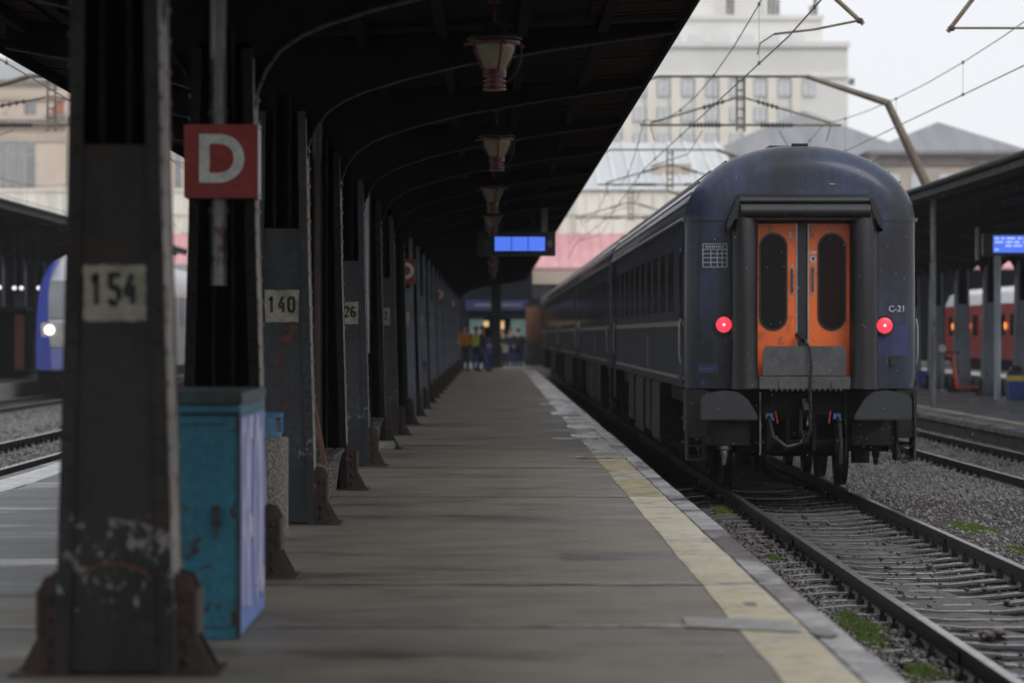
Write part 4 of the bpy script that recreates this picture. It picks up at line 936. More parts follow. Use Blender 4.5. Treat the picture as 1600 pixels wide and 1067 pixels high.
    for s in (-1, 1):
        b = MB(); b.tube([(s * .41, -.1, .98), (s * .42, -.25, .92), (s * .38, -.33, .72), (s * .22, -.35, .60), (s * .06, -.33, .64), (s * .0, -.25, .75)], .024, 8) if s < 0 else b.tube([(.41, -.1, .98), (.43, -.25, .88), (.44, -.3, .6), (.43, -.28, .4)], .024, 8)
        b.build('brake_hose', 'rubber', t, smooth=True)
        b = MB(); b.box(s * .41 - .045, s * .41 + .045, -.16, -.08, .93, 1.0); b.tube([(s * .41 - .05, -.13, .97), (s * .41 + .05, -.13, .92)], .02, 8); b.build('air_cock', 'cockblue', t)
        b = MB(); b.tube([(s * .34 if s < 0 else .33, -.14, 1.03), (s * .31, -.15, .88)], .009, 6); b.build('cock_lever', 'leverred', t)
        b = MB(); b.tube([(s * .52, -.12, 1.26), (s * .52, -.14, .5)], .011, 6); b.build('grab_rod', 'shiny' if s < 0 else 'under2', t)
        b = MB(); b.tube([(s * .93, .3, .83), (s * .93, .28, .5), (s * .93, .28, .36)], .05, 10, [.07, .05, .02]); b.lathe([(.07, .54), (.09, .56), (.09, .60), (.06, .62)], (s * .93, .28, 0), 12); b.build('sand_pipe', 'shiny' if s < 0 else 'under', t)
        # corner steps
        b = MB()
        for x in (1.17, 1.38): b.box(s * x - .012, s * x + .012, .08, .5, .42, 1.29)
        for z in (.44, .60): b.box(s * 1.17, s * 1.38, .05, .5, z - .012, z + .012)
        b.build('corner_step', 'under2', t)
        b = MB(); b.box(s * 1.155, s * 1.40, .03, .07, .70, 1.288); b.box(s * .62, s * 1.15, .14, .18, .60, 1.28); b.build('corner_skirt', 'under2', t, bevel=.01)
    b = MB(); b.tube([(1.15, -.02, .6), (1.22, -.08, .40), (1.36, -.06, .44), (1.38, 0, .7), (1.36, .0, 1.25)], .016, 6); b.build('heating_cable', 'rubber', t)
    b = MB(); b.tube([(-.1, .3, 4.275), (.1, .3, 4.275)], .02, 6) ; b.box(-.35, .02, .6, 1.2, 4.25, 4.285); b.build('roof_vent', 'rubber', t)
    return t
coachlabs = ['rearmost dark blue coach facing the camera with orange end doors and red tail lamps', 'second coach from the rear of the blue train', 'third coach from the rear of the blue train', 'fourth coach from the rear of the blue train', 'fifth coach from the rear, beside the far people']
c0 = make_coach(True, coachlabs[0], (3.76, 38.1, RAIL))
for i in range(1, 5): dup(c0, (3.76, 38.1 + 24.7 * i, RAIL), coachlabs[i])

# ---------------------------------------------------------------- catenary
def gantry(y, sgn, xm, flat, slope_to, leg, label, near=False):
    t = thing('catenary_portal', (0, y, 0), label, 'overhead line portal', 'overhead line portals')
    zt = 7.58
    b = MB(); pts = [(flat[0], 0, zt), (flat[1], 0, zt)]
    path = ([(10.40, 0, 4.7)] if sgn > 0 else [(leg[0], 0, -.7)]) + [(slope_to[0], 0, slope_to[1]), (flat[1], 0, zt), (flat[0], 0, zt), (flat[2], 0, zt - .55), (flat[3], 0, 5.0 if sgn > 0 else -.7)]
    if sgn > 0:
        b.tube([(p[0], 0, p[2]) for p in path[:3]], .05, 10, [.13, .10, .055])
        c = MB()
        for off in (-.09, .09): c.tube([(p[0], off, p[2]) for p in path[2:]], .028, 8)
        c.build('cross_beam', 'slab', t)
    else:
        for off in (-.09, .09): b.tube([(p[0], off, p[2]) for p in path], .05, 8)
    for i_ in range(2, len(path) - 1 if sgn > 0 else 2):
        pass
    b.build('portal_beam', 'catenary', t)
    if sgn > 0: b = MB(); b.tube([(10.40, 0, -.7), (10.40, 0, 4.75)], .06, 8); b.build('post', 'zinc', t)
    b = MB()
    for dx in (-.09, .09): b.box(xm + dx - .025, xm + dx + .025, -.03, .03, 6.28, zt)
    for k in range(6): b.box(xm - .09, xm + .09, -.02, .02, 6.35 + .22 * k, 6.39 + .22 * k)
    b.build('drop_bracket', 'catenary', t)
    for s, x_ in ((-1, xm - (2.13 if sgn > 0 else 3.3)), (1, xm + (2.13 if sgn > 0 else 3.3))):
        b = MB(); b.tube([(xm, 0, 6.43), (x_ + s * .25, 0, 6.43)], .03, 8); b.tube([(xm, 0, 7.1), (x_, 0, 6.48)], .024, 8); b.tube([(x_, 0, 6.43), (x_ - s * .1, 0, 6.05)], .015, 6); b.tube([(xm + s * 1.7, 0, 6.43), (x_ + s * .1, 0, 5.42)], .012, 6) if False else None
        arm = b.build('cantilever_arm', 'catenary', t)
        b = MB(); b.tube([(xm + s * .45, 0, 6.43), (xm + s * 1.25, 0, 6.43)], .031, 8)
        for q in range(9):
            xx = xm + s * (.5 + .085 * q); b.lathe([(.03, xx - .03), (.07, xx - .01), (.07, xx + .01), (.03, xx + .03)], (0, 0, 6.43), 10, 'x')
        b.build('insulator', 'insul', arm)
        b = MB(); b.tube([(xm + (x_ - xm) * f_, 0, 7.1 + (6.48 - 7.1) * f_) for f_ in (.17, .43)], .026, 8)
        for q in range(5):
            f_ = .2 + .05 * q; xx = xm + (x_ - xm) * f_; zz = 7.1 + (6.48 - 7.1) * f_; b.lathe([(.03, xx - .03), (.065, xx - .01), (.065, xx + .01), (.03, xx + .03)], (0, 0, zz), 10, 'x')
        b.build('insulator', 'insul', arm)
        b = MB(); xc_ = x_; b.tube([(xm + s * .9, 0, 6.3), (xc_ - s * .9, 0, 5.75), (xc_, 0, 5.45)], .012, 6); b.build('steady_arm', 'catenary', arm)
    return t
gantry(74, 1, 5.85, (3.9, 7.4, 2.5, -5.8), (9.32, 6.95), (10.9,), 'nearest fully visible overhead line portal above the coach, bent mast at right')
gantry(103.5, 1, 5.85, (3.9, 7.4, 2.5, -5.8), (9.32, 6.95), (10.9,), 'middle overhead line portal beyond the coach')
gantry(133, 1, 5.85, (3.9, 7.4, 2.5, -5.8), (9.32, 6.95), (10.9,), 'farthest overhead line portal, faint in the haze')
gantry(74, -1, -10.4, (-8.0, -10.9, -7.2, -5.6), (-14.2, 6.6), (-15.4,), 'overhead line portal at far left above the left tracks')
# near support, only its lower arms in the picture
t = thing('catenary_support', (0, 41, 0), 'two rusty registration arms hanging into the top right of the picture', 'overhead line support')
b = MB(); b.tube([(4.85, 0, 5.55), (3.75, 0, 6.55)], .03, 8); b.build('registration_tube', 'catenary', t)
b = MB(); b.tube([(5.95, 0, 5.45), (6.6, 0, 6.3), (7.1, 0, 6.9)], .03, 8); b.build('registration_tube', 'catenary', t)
b = MB(); b.tube([(4.80, 0, 5.60), (4.2, 0, 5.48), (3.68, 0, 5.42)], .016, 8); b.tube([(3.68, 0, 5.42), (3.5, 0, 5.30), (3.46, 0, 5.15)], .01, 6); b.build('steady_arm', 'catenary', t)
b = MB(); b.tube([(6.02, 0, 5.50), (7.0, 0, 5.50), (7.95, 0, 5.42)], .016, 8); b.build('steady_arm', 'catenary', t)
b = MB(); b.lathe([(.03, 0), (.05, .02), (.05, .05), (.03, .07)], (4.80, 0, 5.56), 8); b.lathe([(.03, 0), (.05, .02), (.05, .05), (.03, .07)], (6.0, 0, 5.46), 8); b.build('clamp', 'insul', t)
b = MB(); b.tube([(-5.6, 0, 7.6), (12.4, 0, 7.6)], .07, 8); b.tube([(12.4, 0, -.3), (12.4, 0, 7.6)], .09, 8); b.tube([(5.45, 0, 7.6), (5.45, 0, 6.7)], .05, 8); b.tube([(3.75, 0, 6.55), (5.45, 0, 6.9), (7.1, 0, 6.9)], .03, 8); b.build('portal_beam', 'catenary', t)
def wires(x, label, sups, zc=5.39, zm=6.55, y1=163):
    t = thing('overhead_wire', (x, sups[0], 0), label, 'overhead wire', 'overhead contact wires'); y0 = sups[0]
    st = lambda i: (.15 if i % 2 else -.15)
    b = MB(); b.tube([(st(i), s - y0, zc) for i, s in enumerate(sups)], .011, 5); b.build('contact_wire', 'wire', t)
    P = []
    for i in range(len(sups) - 1):
        for q in np.linspace(0, 1, 9)[:-1]: P.append((st(i) + (st(i + 1) - st(i)) * q, sups[i] + (sups[i + 1] - sups[i]) * q - y0, zm - (.7 if zm > 6.5 else .35) * 4 * q * (1 - q)))
    P.append((st(len(sups) - 1), sups[-1] - y0, zm)); b = MB(); b.tube(P, .009, 5); b.build('messenger_wire', 'wire', t)
    for p_ in P[1::2]:
        b = MB(); b.tube([(p_[0], p_[1], p_[2]), (p_[0], p_[1], zc)], .004, 4); b.box(p_[0] - .018, p_[0] + .018, p_[1] - .03, p_[1] + .03, p_[2] - .025, p_[2] + .025); b.box(p_[0] - .018, p_[0] + .018, p_[1] - .03, p_[1] + .03, zc - .02, zc + .03); b.build('dropper', 'wire', t)
S_ = [12, 41, 74, 103.5, 133, 162]
wires(3.72, 'overhead wire above the blue coach train', S_)
wires(7.97, 'overhead wire above the track beside the right platform', S_, 5.57, 6.45)
wires(-7.1, 'overhead wire above the left track nearest the platform', S_)
wires(-13.75, 'overhead wire above the blue and silver train', S_)

# ---------------------------------------------------------------- blue/silver train at left
t = thing('railcar', (-13.75, 104, RAIL), 'blue and silver railcar with lit headlight approaching behind the nearest column', 'train')
prof = lambda w_, h: [(w_ - .03, .75), (w_, 1.2), (w_, 3.2), (w_ - .12, h - .7), (w_ - .35, h - .22), (w_ - .75, h), (-w_ + .75, h), (-w_ + .35, h - .22), (-w_ + .12, h - .7), (-w_, 3.2), (-w_, 1.2), (-w_ + .03, .75)]
rings = [(0, 1.22, 3.0), (.12, 1.36, 3.9), (.5, 1.41, 4.35), (1.2, 1.44, 4.55), (2.2, 1.45, 4.62), (44, 1.45, 4.62)]
b = MB(); v = []
for y, w_, h in rings: v += [(x, y + (max(0, z - 1.4) * .26 if y < 2 else 0), z) for x, z in prof(w_, h)]
n = 12; b.raw(v, [tuple(range(n - 1, -1, -1)), tuple(range((len(rings) - 1) * n, len(rings) * n))] + [(k * n + j, k * n + (j + 1) % n, (k + 1) * n + (j + 1) % n, (k + 1) * n + j) for k in range(len(rings) - 1) for j in range(n)])
for q, fc in enumerate(b.f):
    cy = sum(b.v[j][1] for j in fc) / len(fc); cx_ = sum(b.v[j][0] for j in fc) / len(fc)
    b.mi[q] = 0 if cy > 2.4 else (1 if cx_ < -1.0 else 2)
b.build('body', ['silver', 'tblue', 'twhite'], t, smooth=True)
for s in (-1, 1):
    b = MB(); v = []
    for z, yf, xo, xi in ((.78, -.10, 1.42, .86), (1.6, -.10, 1.44, .90), (2.5, .10, 1.445, 1.0), (3.3, .38, 1.40, 1.03), (3.8, .56, 1.30, 1.0), (4.15, .72, 1.15, .93), (4.42, .95, .95, .85)):
        v += [(s * xi, yf, z), (s * (xo - .06), yf + .02, z), (s * xo, yf + .16, z), (s * xo, yf + 1.1, z), (s * xi, yf + 1.1, z)]
    b.raw(v, [(5 * a + j_, 5 * a + (j_ + 1) % 5, 5 * a + 5 + (j_ + 1) % 5, 5 * a + 5 + j_) for a in range(6) for j_ in range(5)] + [(0, 1, 2, 3, 4), (30, 31, 32, 33, 34)]); b.build('blue_corner', 'tblue', t, smooth=True)
b = MB(); b.prism([(.22, 2.5), (.66, 3.75), (.9, 3.75), (.5, 2.5)], -1.1, 1.1, 'x'); b.build('windscreen', 'hwin', t)
b = MB(); b.box(-1.30, 1.30, -.06, .3, .76, 1.45); b.build('front_bumper', 'tblue2', t, bevel=.05)
b = MB(); b.box(-1.25, 1.25, -.03, .3, 1.5, 2.35); b.build('front_panel', 'silver', t, bevel=.05)
for s in (-1, 1): b = MB(); b.lathe([(.15, -.09), (.15, 0)], (s * .93, 0, 2.1), 20, 'y'); b.build('headlight', 'headlight', t)
b = MB(); b.box(-1.35, 1.35, .1, 43, .35, .8); b.build('underframe', 'under', t)
for k in range(12): b = MB(); b.box(1.44, 1.46, 4 + 3 * k, 6.2 + 3 * k, 2.3, 3.4); b.build('window', 'hwin', t)
for k in range(3): b = MB(); b.box(-.7, .7, 6 + 12 * k, 10 + 12 * k, 4.6, 4.95); b.build('roof_unit', 'silver', t, bevel=.05)

o = MB().box(-.15, .15, 0, 84, -.7, 5.55).build('dark_backdrop', 'darkin', None, loc=(-21.8, 84, 0)); tag(o, 'added dark backdrop under the far left canopy behind the blue railcar', 'wall')  # added sheet that blackens the view under the far left canopy
# small things on the far left platform
for i, (px, py) in enumerate(((23, 450), (34, 450), (0, 449), (61, 450))):
    q = at(px, py, 116); b = MB(); b.lathe([(.075, 0), (.075, .05)], (0, 0, 0), 16, 'y'); o = b.build('platform_lamp', 'coldlight', None, loc=q); tag(o, ['left one of the paired white lamps on the far left platform', 'right one of the paired white lamps on the far left platform', 'white lamp at the left border of the picture', 'white lamp just left of the blue railcar'][i], 'lamp', 'white lamps under the far left canopy')
    b = MB(); b.tube([(0, .04, 0), (0, .04, 5.2 - q.z)], .02, 6); b.build('hanger', 'casing', o)
t = thing('kiosk', (-18.6, 117.2, -.14), 'dark kiosk with an orange brown edge on the far left platform', 'kiosk'); b = MB(); b.box(-1.3, 1.1, 0, 1.6, 0, 2.5); b.build('body', 'darkin', t); b = MB(); b.box(.75, 1.1, -.03, 0, .3, 2.4); b.build('panel', 'kiosk', t); b = MB(); b.box(-1.4, 1.2, -.2, 1.7, 2.5, 2.65); b.build('roof', 'casing', t)

# ---------------------------------------------------------------- right platform objects
o = MB().box(14.9, 15.15, 60, 160, -.3, .20).build('low_wall', 'wall', None, bevel=.02); tag(o, 'low concrete wall behind the columns of the right platform', 'wall')
b = MB(); y = 84.5
t = thing('electric_scooter', (13.93, 94.0, -.25), 'orange red electric scooter parked against a column of the right platform', 'scooter')
b = MB(); b.tube([(-.15, -.1, 1.18), (-.08, -.1, .55), (-.02, -.1, .13)], .045, 10, [.035, .05, .06]); b.build('steering_column', 'scooter', t, smooth=True)
b = MB(); b.tube([(-.36, -.1, 1.2), (.08, -.1, 1.2)], .02, 8); b.build('handlebar', 'tyre', t)
b = MB(); b.prism([(-.05, .12), (.55, .12), (.62, .2), (.55, .2), (0, .17)], -.17, -.03); b.build('deck', 'scooter', t)
for x in (-.06, .66):
    b = MB(); b.lathe([(.05, -.125), (.12, -.125), (.13, -.11), (.13, -.09), (.12, -.075), (.05, -.075)], (x, 0, .13), 20, 'y'); b.build('wheel', 'tyre', t)
t = thing('round_notice', (14.2, 99.0, -.25), 'round pale notice disc on a post left of the scooter', 'sign'); b = MB(); b.tube([(-.0, 0, 0), (0, 0, 1.2)], .025, 8); b.build('post', 'zinc', t); b = MB(); b.lathe([(.13, -.02), (.13, .0)], (0, -.02, 1.3), 20, 'y'); b.build('disc', 'signwhite', t); b = MB(); b.lathe([(.13, -.0), (.16, -.025), (.16, .0)], (0, -.022, 1.3), 20, 'y'); b.build('rim', 'signred', t)
t = thing('waste_bin', (13.80, 82.5, -.25), 'blue waste bin with yellow band by the right picture border', 'waste bin', 'blue bins on the right platform'); b = MB(); b.prism([(-.2, 0), (.2, 0), (.24, .72), (-.24, .72)], -.2, .2); b.build('body', 'blue', t, bevel=.02); b = MB(); b.box(-.25, .25, -.215, .215, .52, .66); b.build('band', 'yellowp', t); b = MB(); b.lathe([(.25, .72), (.25, .78), (.15, .9), (.03, .93)], n=20); b.build('lid', 'tyre', t, smooth=True)
q = at(1450, 583, 103); t = thing('storage_box', (q.x, 103, -.25), 'small blue box on the right platform just beside the coach', 'box'); b = MB(); b.box(-.32, .32, -.2, .2, 0, .5); b.build('body', 'blue', t, bevel=.03); b = MB(); b.box(-.34, .34, -.22, .22, .5, .56); b.build('lid', 'blue', t, bevel=.01)
# red train beyond
def redcar(y0, lab):
    t = thing('red_railcar', (24 + 1.45, y0, RAIL), lab, 'train', 'red railcars behind the right platform')
    b = MB(); b.prism([(-1.45, .75), (1.45, .75), (1.45, 3.4), (-1.45, 3.4)], 0, 24, 'y'); b.build('body', 'tred', t, bevel=.06)
    b = MB(); b.prism([(-1.45, 3.4), (1.45, 3.4), (1.2, 3.95), (.6, 4.25), (-.6, 4.25), (-1.2, 3.95)], .05, 23.95, 'y'); b.build('roof', 'tredroof', t)
    for k in range(8):
        if k in (1, 5): b = MB(); b.box(-1.48, -1.44, 1.5 + 2.8 * k, 2.9 + 2.8 * k, .9, 3.1); b.build('door', 'tred', t); 
        b = MB(); b.box(-1.50, -1.45, 1.6 + 2.8 * k, 2.8 + 2.8 * k, 1.9, 2.9); b.build('window', 'glass', t)
        if k % 2: b = MB(); b.box(-1.51, -1.49, 1.2 + 2.8 * k, 1.45 + 2.8 * k, 2.2, 2.5); b.build('lamp', 'oranglight', t)
    b = MB(); b.box(-1.2, 1.2, .3, 23.7, .2, .75); b.build('underframe', 'under', t)
    b = MB(); b.box(-1.47, -1.45, 9, 11.5, 2.6, 3.0); b.build('pale_panel', 'signwhite', t)
    return t
t = redcar(118, 'red railcar with orange lamps seen between the right platform columns'); dup(t, (25.45, 142.3, RAIL), 'second red railcar farther back behind the right platform')
b = MB(); b.box(21, 23.6, 60, 165, -.7, -.25); struct(b.build('platform', 'asphalt_open')); pavestrip('white_line', 21.2, 21.8, 'white', 60, 165, -.245)

# ---------------------------------------------------------------- people
def person(x, y, rz, lab, jacket, trousers, stride=.0, h=1.76, bag=None, arm_bend=.15, z0=0, cat='person'):
    t = thing('person', (x, y, z0), lab, cat, None, rz); s = h / 1.76
    V = []; E = []; Rr = []
    def add(p, r, parent=None):
        V.append(Vector(p) * s); Rr.append(r * s); 
        if parent is not None: E.append((parent, len(V) - 1))
        return len(V) - 1
    pel = add((0, 0, .95), .14); w1 = add((0, 0, 1.1), .125, pel); ch = add((0, -.01, 1.32), .155, w1); nk = add((0, 0, 1.48), .065, ch); jw = add((0, .0, 1.56), .065, nk); hd = add((0, -.015, 1.66), .098, jw); top = add((0, 0, 1.71), .07, hd)
    legs = []; 
    for sx in (-1, 1):
        st = stride * sx; hp = add((sx * .09, 0, .9), .095, pel); kn = add((sx * .10, -.03 + st * .45, .5), .062, hp); an = add((sx * .10, .02 + st, .09 + max(0, st) * .12), .042, kn); toe = add((sx * .115, -.13 + st, .035 + max(0, st) * .02), .035, an); legs.append((hp, kn, an, toe))
    arms = []
    for sx in (-1, 1):
        sh = add((sx * .185, 0, 1.41), .065, ch); el = add((sx * .235, .03 - st * .1, 1.13), .045, sh); wr = add((sx * .235, -.10 - arm_bend, .92 + arm_bend), .028, el); pa = add((sx * .23, -.14 - arm_bend, .85 + arm_bend), .03, wr); arms.append((sh, el, wr, pa))
        for q in range(4):
            f1 = add((sx * .23 + (q - 1.5) * .018, -.165 - arm_bend, .80 + arm_bend), .009, pa); add((sx * .23 + (q - 1.5) * .019, -.16 - arm_bend + .01, .765 + arm_bend + (.006 if q in (0, 3) else 0)), .008, f1)
        th = add((sx * .20, -.17 - arm_bend, .84 + arm_bend), .010, wr); add((sx * .19, -.185 - arm_bend, .81 + arm_bend), .009, th)
    def skin(name, idx, infl, m, sub=2, extra=None):
        mp = {i: k for k, i in enumerate(idx)}; me = bpy.data.meshes.new(name); me.from_pydata([V[i] for i in idx], [(mp[a], mp[b_]) for a, b_ in E if a in mp and b_ in mp], [])
        o = bpy.data.objects.new(name, me); COL.objects.link(o); md = o.modifiers.new('skin', 'SKIN'); md.use_smooth_shade = True
        for k, i in enumerate(idx): r_ = Rr[i] * infl + (0 if infl == 1 else .012); me.skin_vertices[0].data[k].radius = (r_ * (1.15 if i in (w1, ch) else 1), r_ * (.85 if i in (w1, ch) else 1))
        me.skin_vertices[0].data[0].use_root = True
        sm = o.modifiers.new('sub', 'SUBSURF'); sm.levels = sub; sm.render_levels = sub; me.materials.append(M[m]); o.parent = t; return o
    skin('body', list(range(len(V))), 1, 'skin')
    skin('jacket', [w1, pel, ch] + [a for A in arms for a in A[:3]], 1.16, jacket)
    skin('trousers', [pel] + [a for A in legs for a in A[:3]], 1.12, trousers)
    for A in legs:
        b = MB(); a, c = V[A[2]], V[A[3]]; b.tube([a + Vector((0, .05, -.04)) * s, a + Vector((0, 0, -.02)) * s, c + Vector((0, .03, 0)), c + Vector((0, -.03, -.005))], .05, 10, [.056, .07, .064, .045]); b.build('shoe', 'shoe', t, smooth=True)
    b = MB(); b.lathe([(.03, -.03), (.085, -.02), (.108, .03), (.10, .075), (.06, .115), (.02, .125)], (0, .012, 1.665 * s), 18); b.build('hair', 'hair', t, smooth=True)
    b = MB()
    for sx in (-1, 1): b.lathe([(.010, 0), (.010, -.008), (.003, -.012)], (sx * .035, -.105 * s, 1.665 * s), 10, 'y')
    b.build('eyes', 'hair', t)
    b = MB(); b.raw([(-.014, -.105, 1.63 * s), (.014, -.105, 1.63 * s), (0, -.105, 1.68 * s), (0, -.135, 1.635 * s)], [(0, 1, 3), (1, 2, 3), (2, 0, 3)]); b.tube([(-.025, -.1, 1.60 * s), (.025, -.1, 1.60 * s)], .006, 6); b.build('nose_and_mouth', 'skin', t)
    return t
def ph(px, Y): return (px - 770) * Y / FP
Yp = 126
person(ph(727, Yp), Yp, R(10), 'person in an orange jacket with grey trousers standing at the left of the group', 'jk_orange', 'tr_grey', .04, 1.86)
person(ph(744, Yp + 5), Yp + 5, R(20), 'person in a yellow green high visibility vest standing behind the walker', 'jk_hivis', 'tr_navy', 0, 1.8)
person(ph(754, Yp), Yp, R(75), 'person in a dark jacket and blue jeans walking', 'jk_dark', 'tr_jeans', .24, 1.82)
person(ph(797, 148), 148, R(-15), 'person in a navy coat and jeans facing the camera at right of the pillar', 'jk_navy', 'tr_jeans', .05, 1.78, arm_bend=.05)
person(ph(810, 149), 149, R(160), 'person in black clothes standing beside the one in a navy coat', 'jk_dark', 'tr_navy', .02, 1.75)
person(ph(786, 152), 152, R(30), 'person in dark clothes half hidden by the black pillar', 'jk_dark', 'tr_grey', .05, 1.72)
t = thing('carrier_bag', (ph(790, 147.6), 147.6, .62), 'pale carrier bag held by the person in a navy coat', 'bag'); b = MB(); b.prism([(-.13, 0), (.13, 0), (.15, .36), (-.15, .36)], -.05, .05); b.build('bag', 'bag', t, bevel=.02); b = MB(); b.tube([(-.08, 0, .35), (-.04, 0, .46), (.04, 0, .46), (.08, 0, .35)], .008, 6); b.build('handle', 'bag', t)
t = thing('suitcase', (ph(763, 131), 131, 0), 'dark blue wheeled suitcase behind the walking person', 'suitcase'); b = MB(); b.box(-.24, .24, -.13, .13, .06, .68); b.build('case', 'navy_sign', t, bevel=.04); b = MB(); b.tube([(-.15, 0, .68), (-.15, 0, .95), (.15, 0, .95), (.15, 0, .68)], .012, 6); b.build('handle', 'tyre', t)
for s in (-1, 1): b = MB(); b.lathe([(.04, -.02), (.04, .02)], (s * .18, 0, .04), 12, 'x'); b.build('wheel', 'tyre', t)

# ---------------------------------------------------------------- concourse end
Y = 166
b = MB(); b.box(-60, 40, 163, 200, -.75, -.01); struct(b.build('concourse_floor', 'slab'))
t = thing('shop_building', (0, Y, 0), 'dark station front with navy fascia and lit shop windows at the end of the platform', 'building')
b = MB(); b.box(-8, -1.35, 0, 2, 0, 5.2); b.box(2.1, 9, 0, 2, 0, 3.4); b.box(-1.35, 2.1, 0, 2, 3.3, 5.2); b.box(-8, 2.1, 2.6, 3, 0, 5.2); b.build('wall', 'darkin', t)
b = MB(); b.box(-1.42, 1.9, -.2, 0, 2.75, 3.3); b.build('fascia_sign', 'navy_sign', t)
for x0, x1 in ((-.95, -.15), (.5, 1.5)):
    b = MB(); rs = random.Random(2); x = x0
    while x < x1: w_ = rs.uniform(.08, .2); b.box(x, x + w_, -.22, -.2, 2.98, 3.1); x += w_ + .02
    b.build('fascia_lettering', 'greytxt', t)
b = MB(); b.box(-1.35, 2.1, .0, .2, 2.4, 2.75); b.build('lintel', 'darkin', t)
for x0, x1 in ((-1.25, -.5), (.95, 1.75)): b = MB(); b.box(x0, x1, 1.2, 1.3, 1.35, 2.3); b.build('shop_window', 'shoplight', t)
for x0, x1, z0, z1 in ((-.48, -.22, 1.9, 2.2), (.4, .6, 1.55, 2.2), (.38, .58, 1.3, 1.45)): b = MB(); b.box(x0, x1, 1.0, 1.1, z0, z1); b.build('lit_panel', 'warm', t)
b = MB(); b.box(-1.35, 2.1, 1.4, 1.5, 0, 1.3); b.build('counter', 'navy_sign', t)
t = thing('pillar', (ph(775, 140), 140, 0), 'black pillar in the middle of the platform end', 'pillar'); b = MB(); b.box(-.22, .22, -.2, .2, 0, 3.85); b.build('shaft', 'casing', t, bevel=.02); b = MB(); b.box(-.32, .32, -.3, .3, 0, .15); b.build('plinth', 'casing', t)
t = thing('ticket_kiosk', (ph(834, 150), 150, 0), 'orange brown kiosk standing beside the far end of the coach train', 'kiosk'); b = MB(); b.box(-.36, .36, 0, 1.2, 1.15, 2.85); b.build('upper_panel', 'kiosk', t); b = MB(); b.box(-.42, .42, .02, 1.25, 0, 1.15); b.build('base', 'wall', t); b = MB(); b.box(-.4, .4, -.04, 1.3, 2.85, 3.0); b.build('roof', 'casing', t)
# transverse hall with ribbed cladding and faded red awning roof
t = thing('station_hall', (0, 172, 0), 'wide station hall with pale ribbed cladding and faded red sheet roof', 'building')
b = MB(); b.box(-45, 14, 4, 30, 0, 9.4); b.build('wall', 'creamwall', t)
b = MB(); b.box(-45, 14, 3.7, 4, 6.9, 9.6)
x = -45
while x < 14: b.box(x, x + .10, 3.6, 3.7, 6.9, 9.6); x += .75
b.build('ribbed_cladding', 'ribbed', t)
b = MB()
for zz in (6.95, 8.2, 9.5): b.box(-45, 14, 3.54, 3.6, zz, zz + .09)
b.build('cladding_rail', 'ribbed', t)
b = MB(); b.prism([(-2.5, 5.0), (3.9, 7.1), (3.9, 7.2), (-2.5, 5.12)], -45, 40, 'x')
x = -45
while x < 40: b.prism([(-2.5, 5.12), (3.9, 7.2), (3.9, 7.25), (-2.5, 5.17)], x, x + .06, 'x'); x += .6
b.build('awning_roof', 'pink', t)
b = MB(); b.box(-45, 14, -2.45, -2.3, 4.2, 5.0)
for x in range(-44, 14, 4): b.box(x, x + .25, -2.31, -2.1, 0, 4.8)
b.build('awning_frame', 'creamwall', t)
b = MB(); b.box(14, 40, 3, 3.5, 0, 6.9); b.build('dark_side_backing', 'darkin', t)  # added dark mass that darkens the view between the right columns
for k in range(9): b = MB(); b.box(-8 + 2 * k, -6.8 + 2 * k, 3.9, 4.0, 3.3, 4.6); b.build('window', 'bwin', t)
b = MB(); b.prism([(3.6, 9.6), (20, 13.2), (30, 9.6)], -3, 14, 'x'); b.build('roof', 'whiteroof', t)
b = MB()
for k in range(18): x = -2.6 + k * .95; b.prism([(3.58, 9.62), (20, 13.24), (20, 13.32), (3.58, 9.70)], x, x + .09, 'x')
b.build('roof_seam', 'ribbed', t)
b = MB(); b.box(9.2, 11.4, 8.5, 9.2, 10.6, 11.3); b.build('dormer', 'creamwall', t)
# hip roofed buildings on the right
def hip(name, label, x0, x1, y0, y1, ze, zr, cat='building', wallm='creamwall', win=5, eave=.8):
    t = thing(name, ((x0 + x1) / 2, y0, 0), label, cat, 'buildings behind the station'); w_ = (x1 - x0) / 2; d = y1 - y0
    b = MB(); b.box(-w_, w_, 0, d, -.7, ze); b.build('wall', wallm, t)
    b = MB(); e = eave; k = min(w_, d / 2)
    v = [(-w_ - e, -e, ze), (w_ + e, -e, ze), (w_ + e, d + e, ze), (-w_ - e, d + e, ze), (-w_ + k, d / 2 if w_ >= d / 2 else k, zr), (w_ - k, d / 2 if w_ >= d / 2 else k, zr), (w_ - k, d / 2 if w_ >= d / 2 else d - k, zr), (-w_ + k, d / 2 if w_ >= d / 2 else d - k, zr)]
    b.raw(v, [(0, 1, 5, 4), (1, 2, 6, 5), (2, 3, 7, 6), (3, 0, 4, 7), (0, 3, 2, 1), (4, 5, 6, 7)]); b.box(-w_ - e - .02, w_ + e + .02, -e - .02, -e + .2, ze - .25, ze - .01)
    b.build('roof', 'greyroof', t)
    b = MB(); b.box(-w_ - .2, w_ + .2, -.25, 0, ze - 1.0, ze - .5); b.build('cornice', 'cornice', t)
    for q in range(win):
        xx = -w_ + 2 * w_ * (q + .5) / win; b = MB(); b.box(xx - .7, xx + .7, -.06, .0, ze - 3.6, ze - 1.6); fr = b.build('window', 'offwhite', t); b = MB(); b.box(xx - .6, xx + .6, -.09, -.06, ze - 3.5, ze - 1.7); b.build('pane', 'bwin', fr)
    return t
hip('station_wing', 'cream building with grey pyramid roof at the far right', 28.2, 38.6, 230, 244, 14.9, 17.4)
hip('station_wing', 'larger grey hip roofed building between the tower and the pyramid roof', 17.5, 33.5, 250, 272, 15.7, 19.9)
hip('station_wing', 'low pale building with grey roof right behind the coach', 9.5, 27.6, 215, 236, 10.4, 13.3)

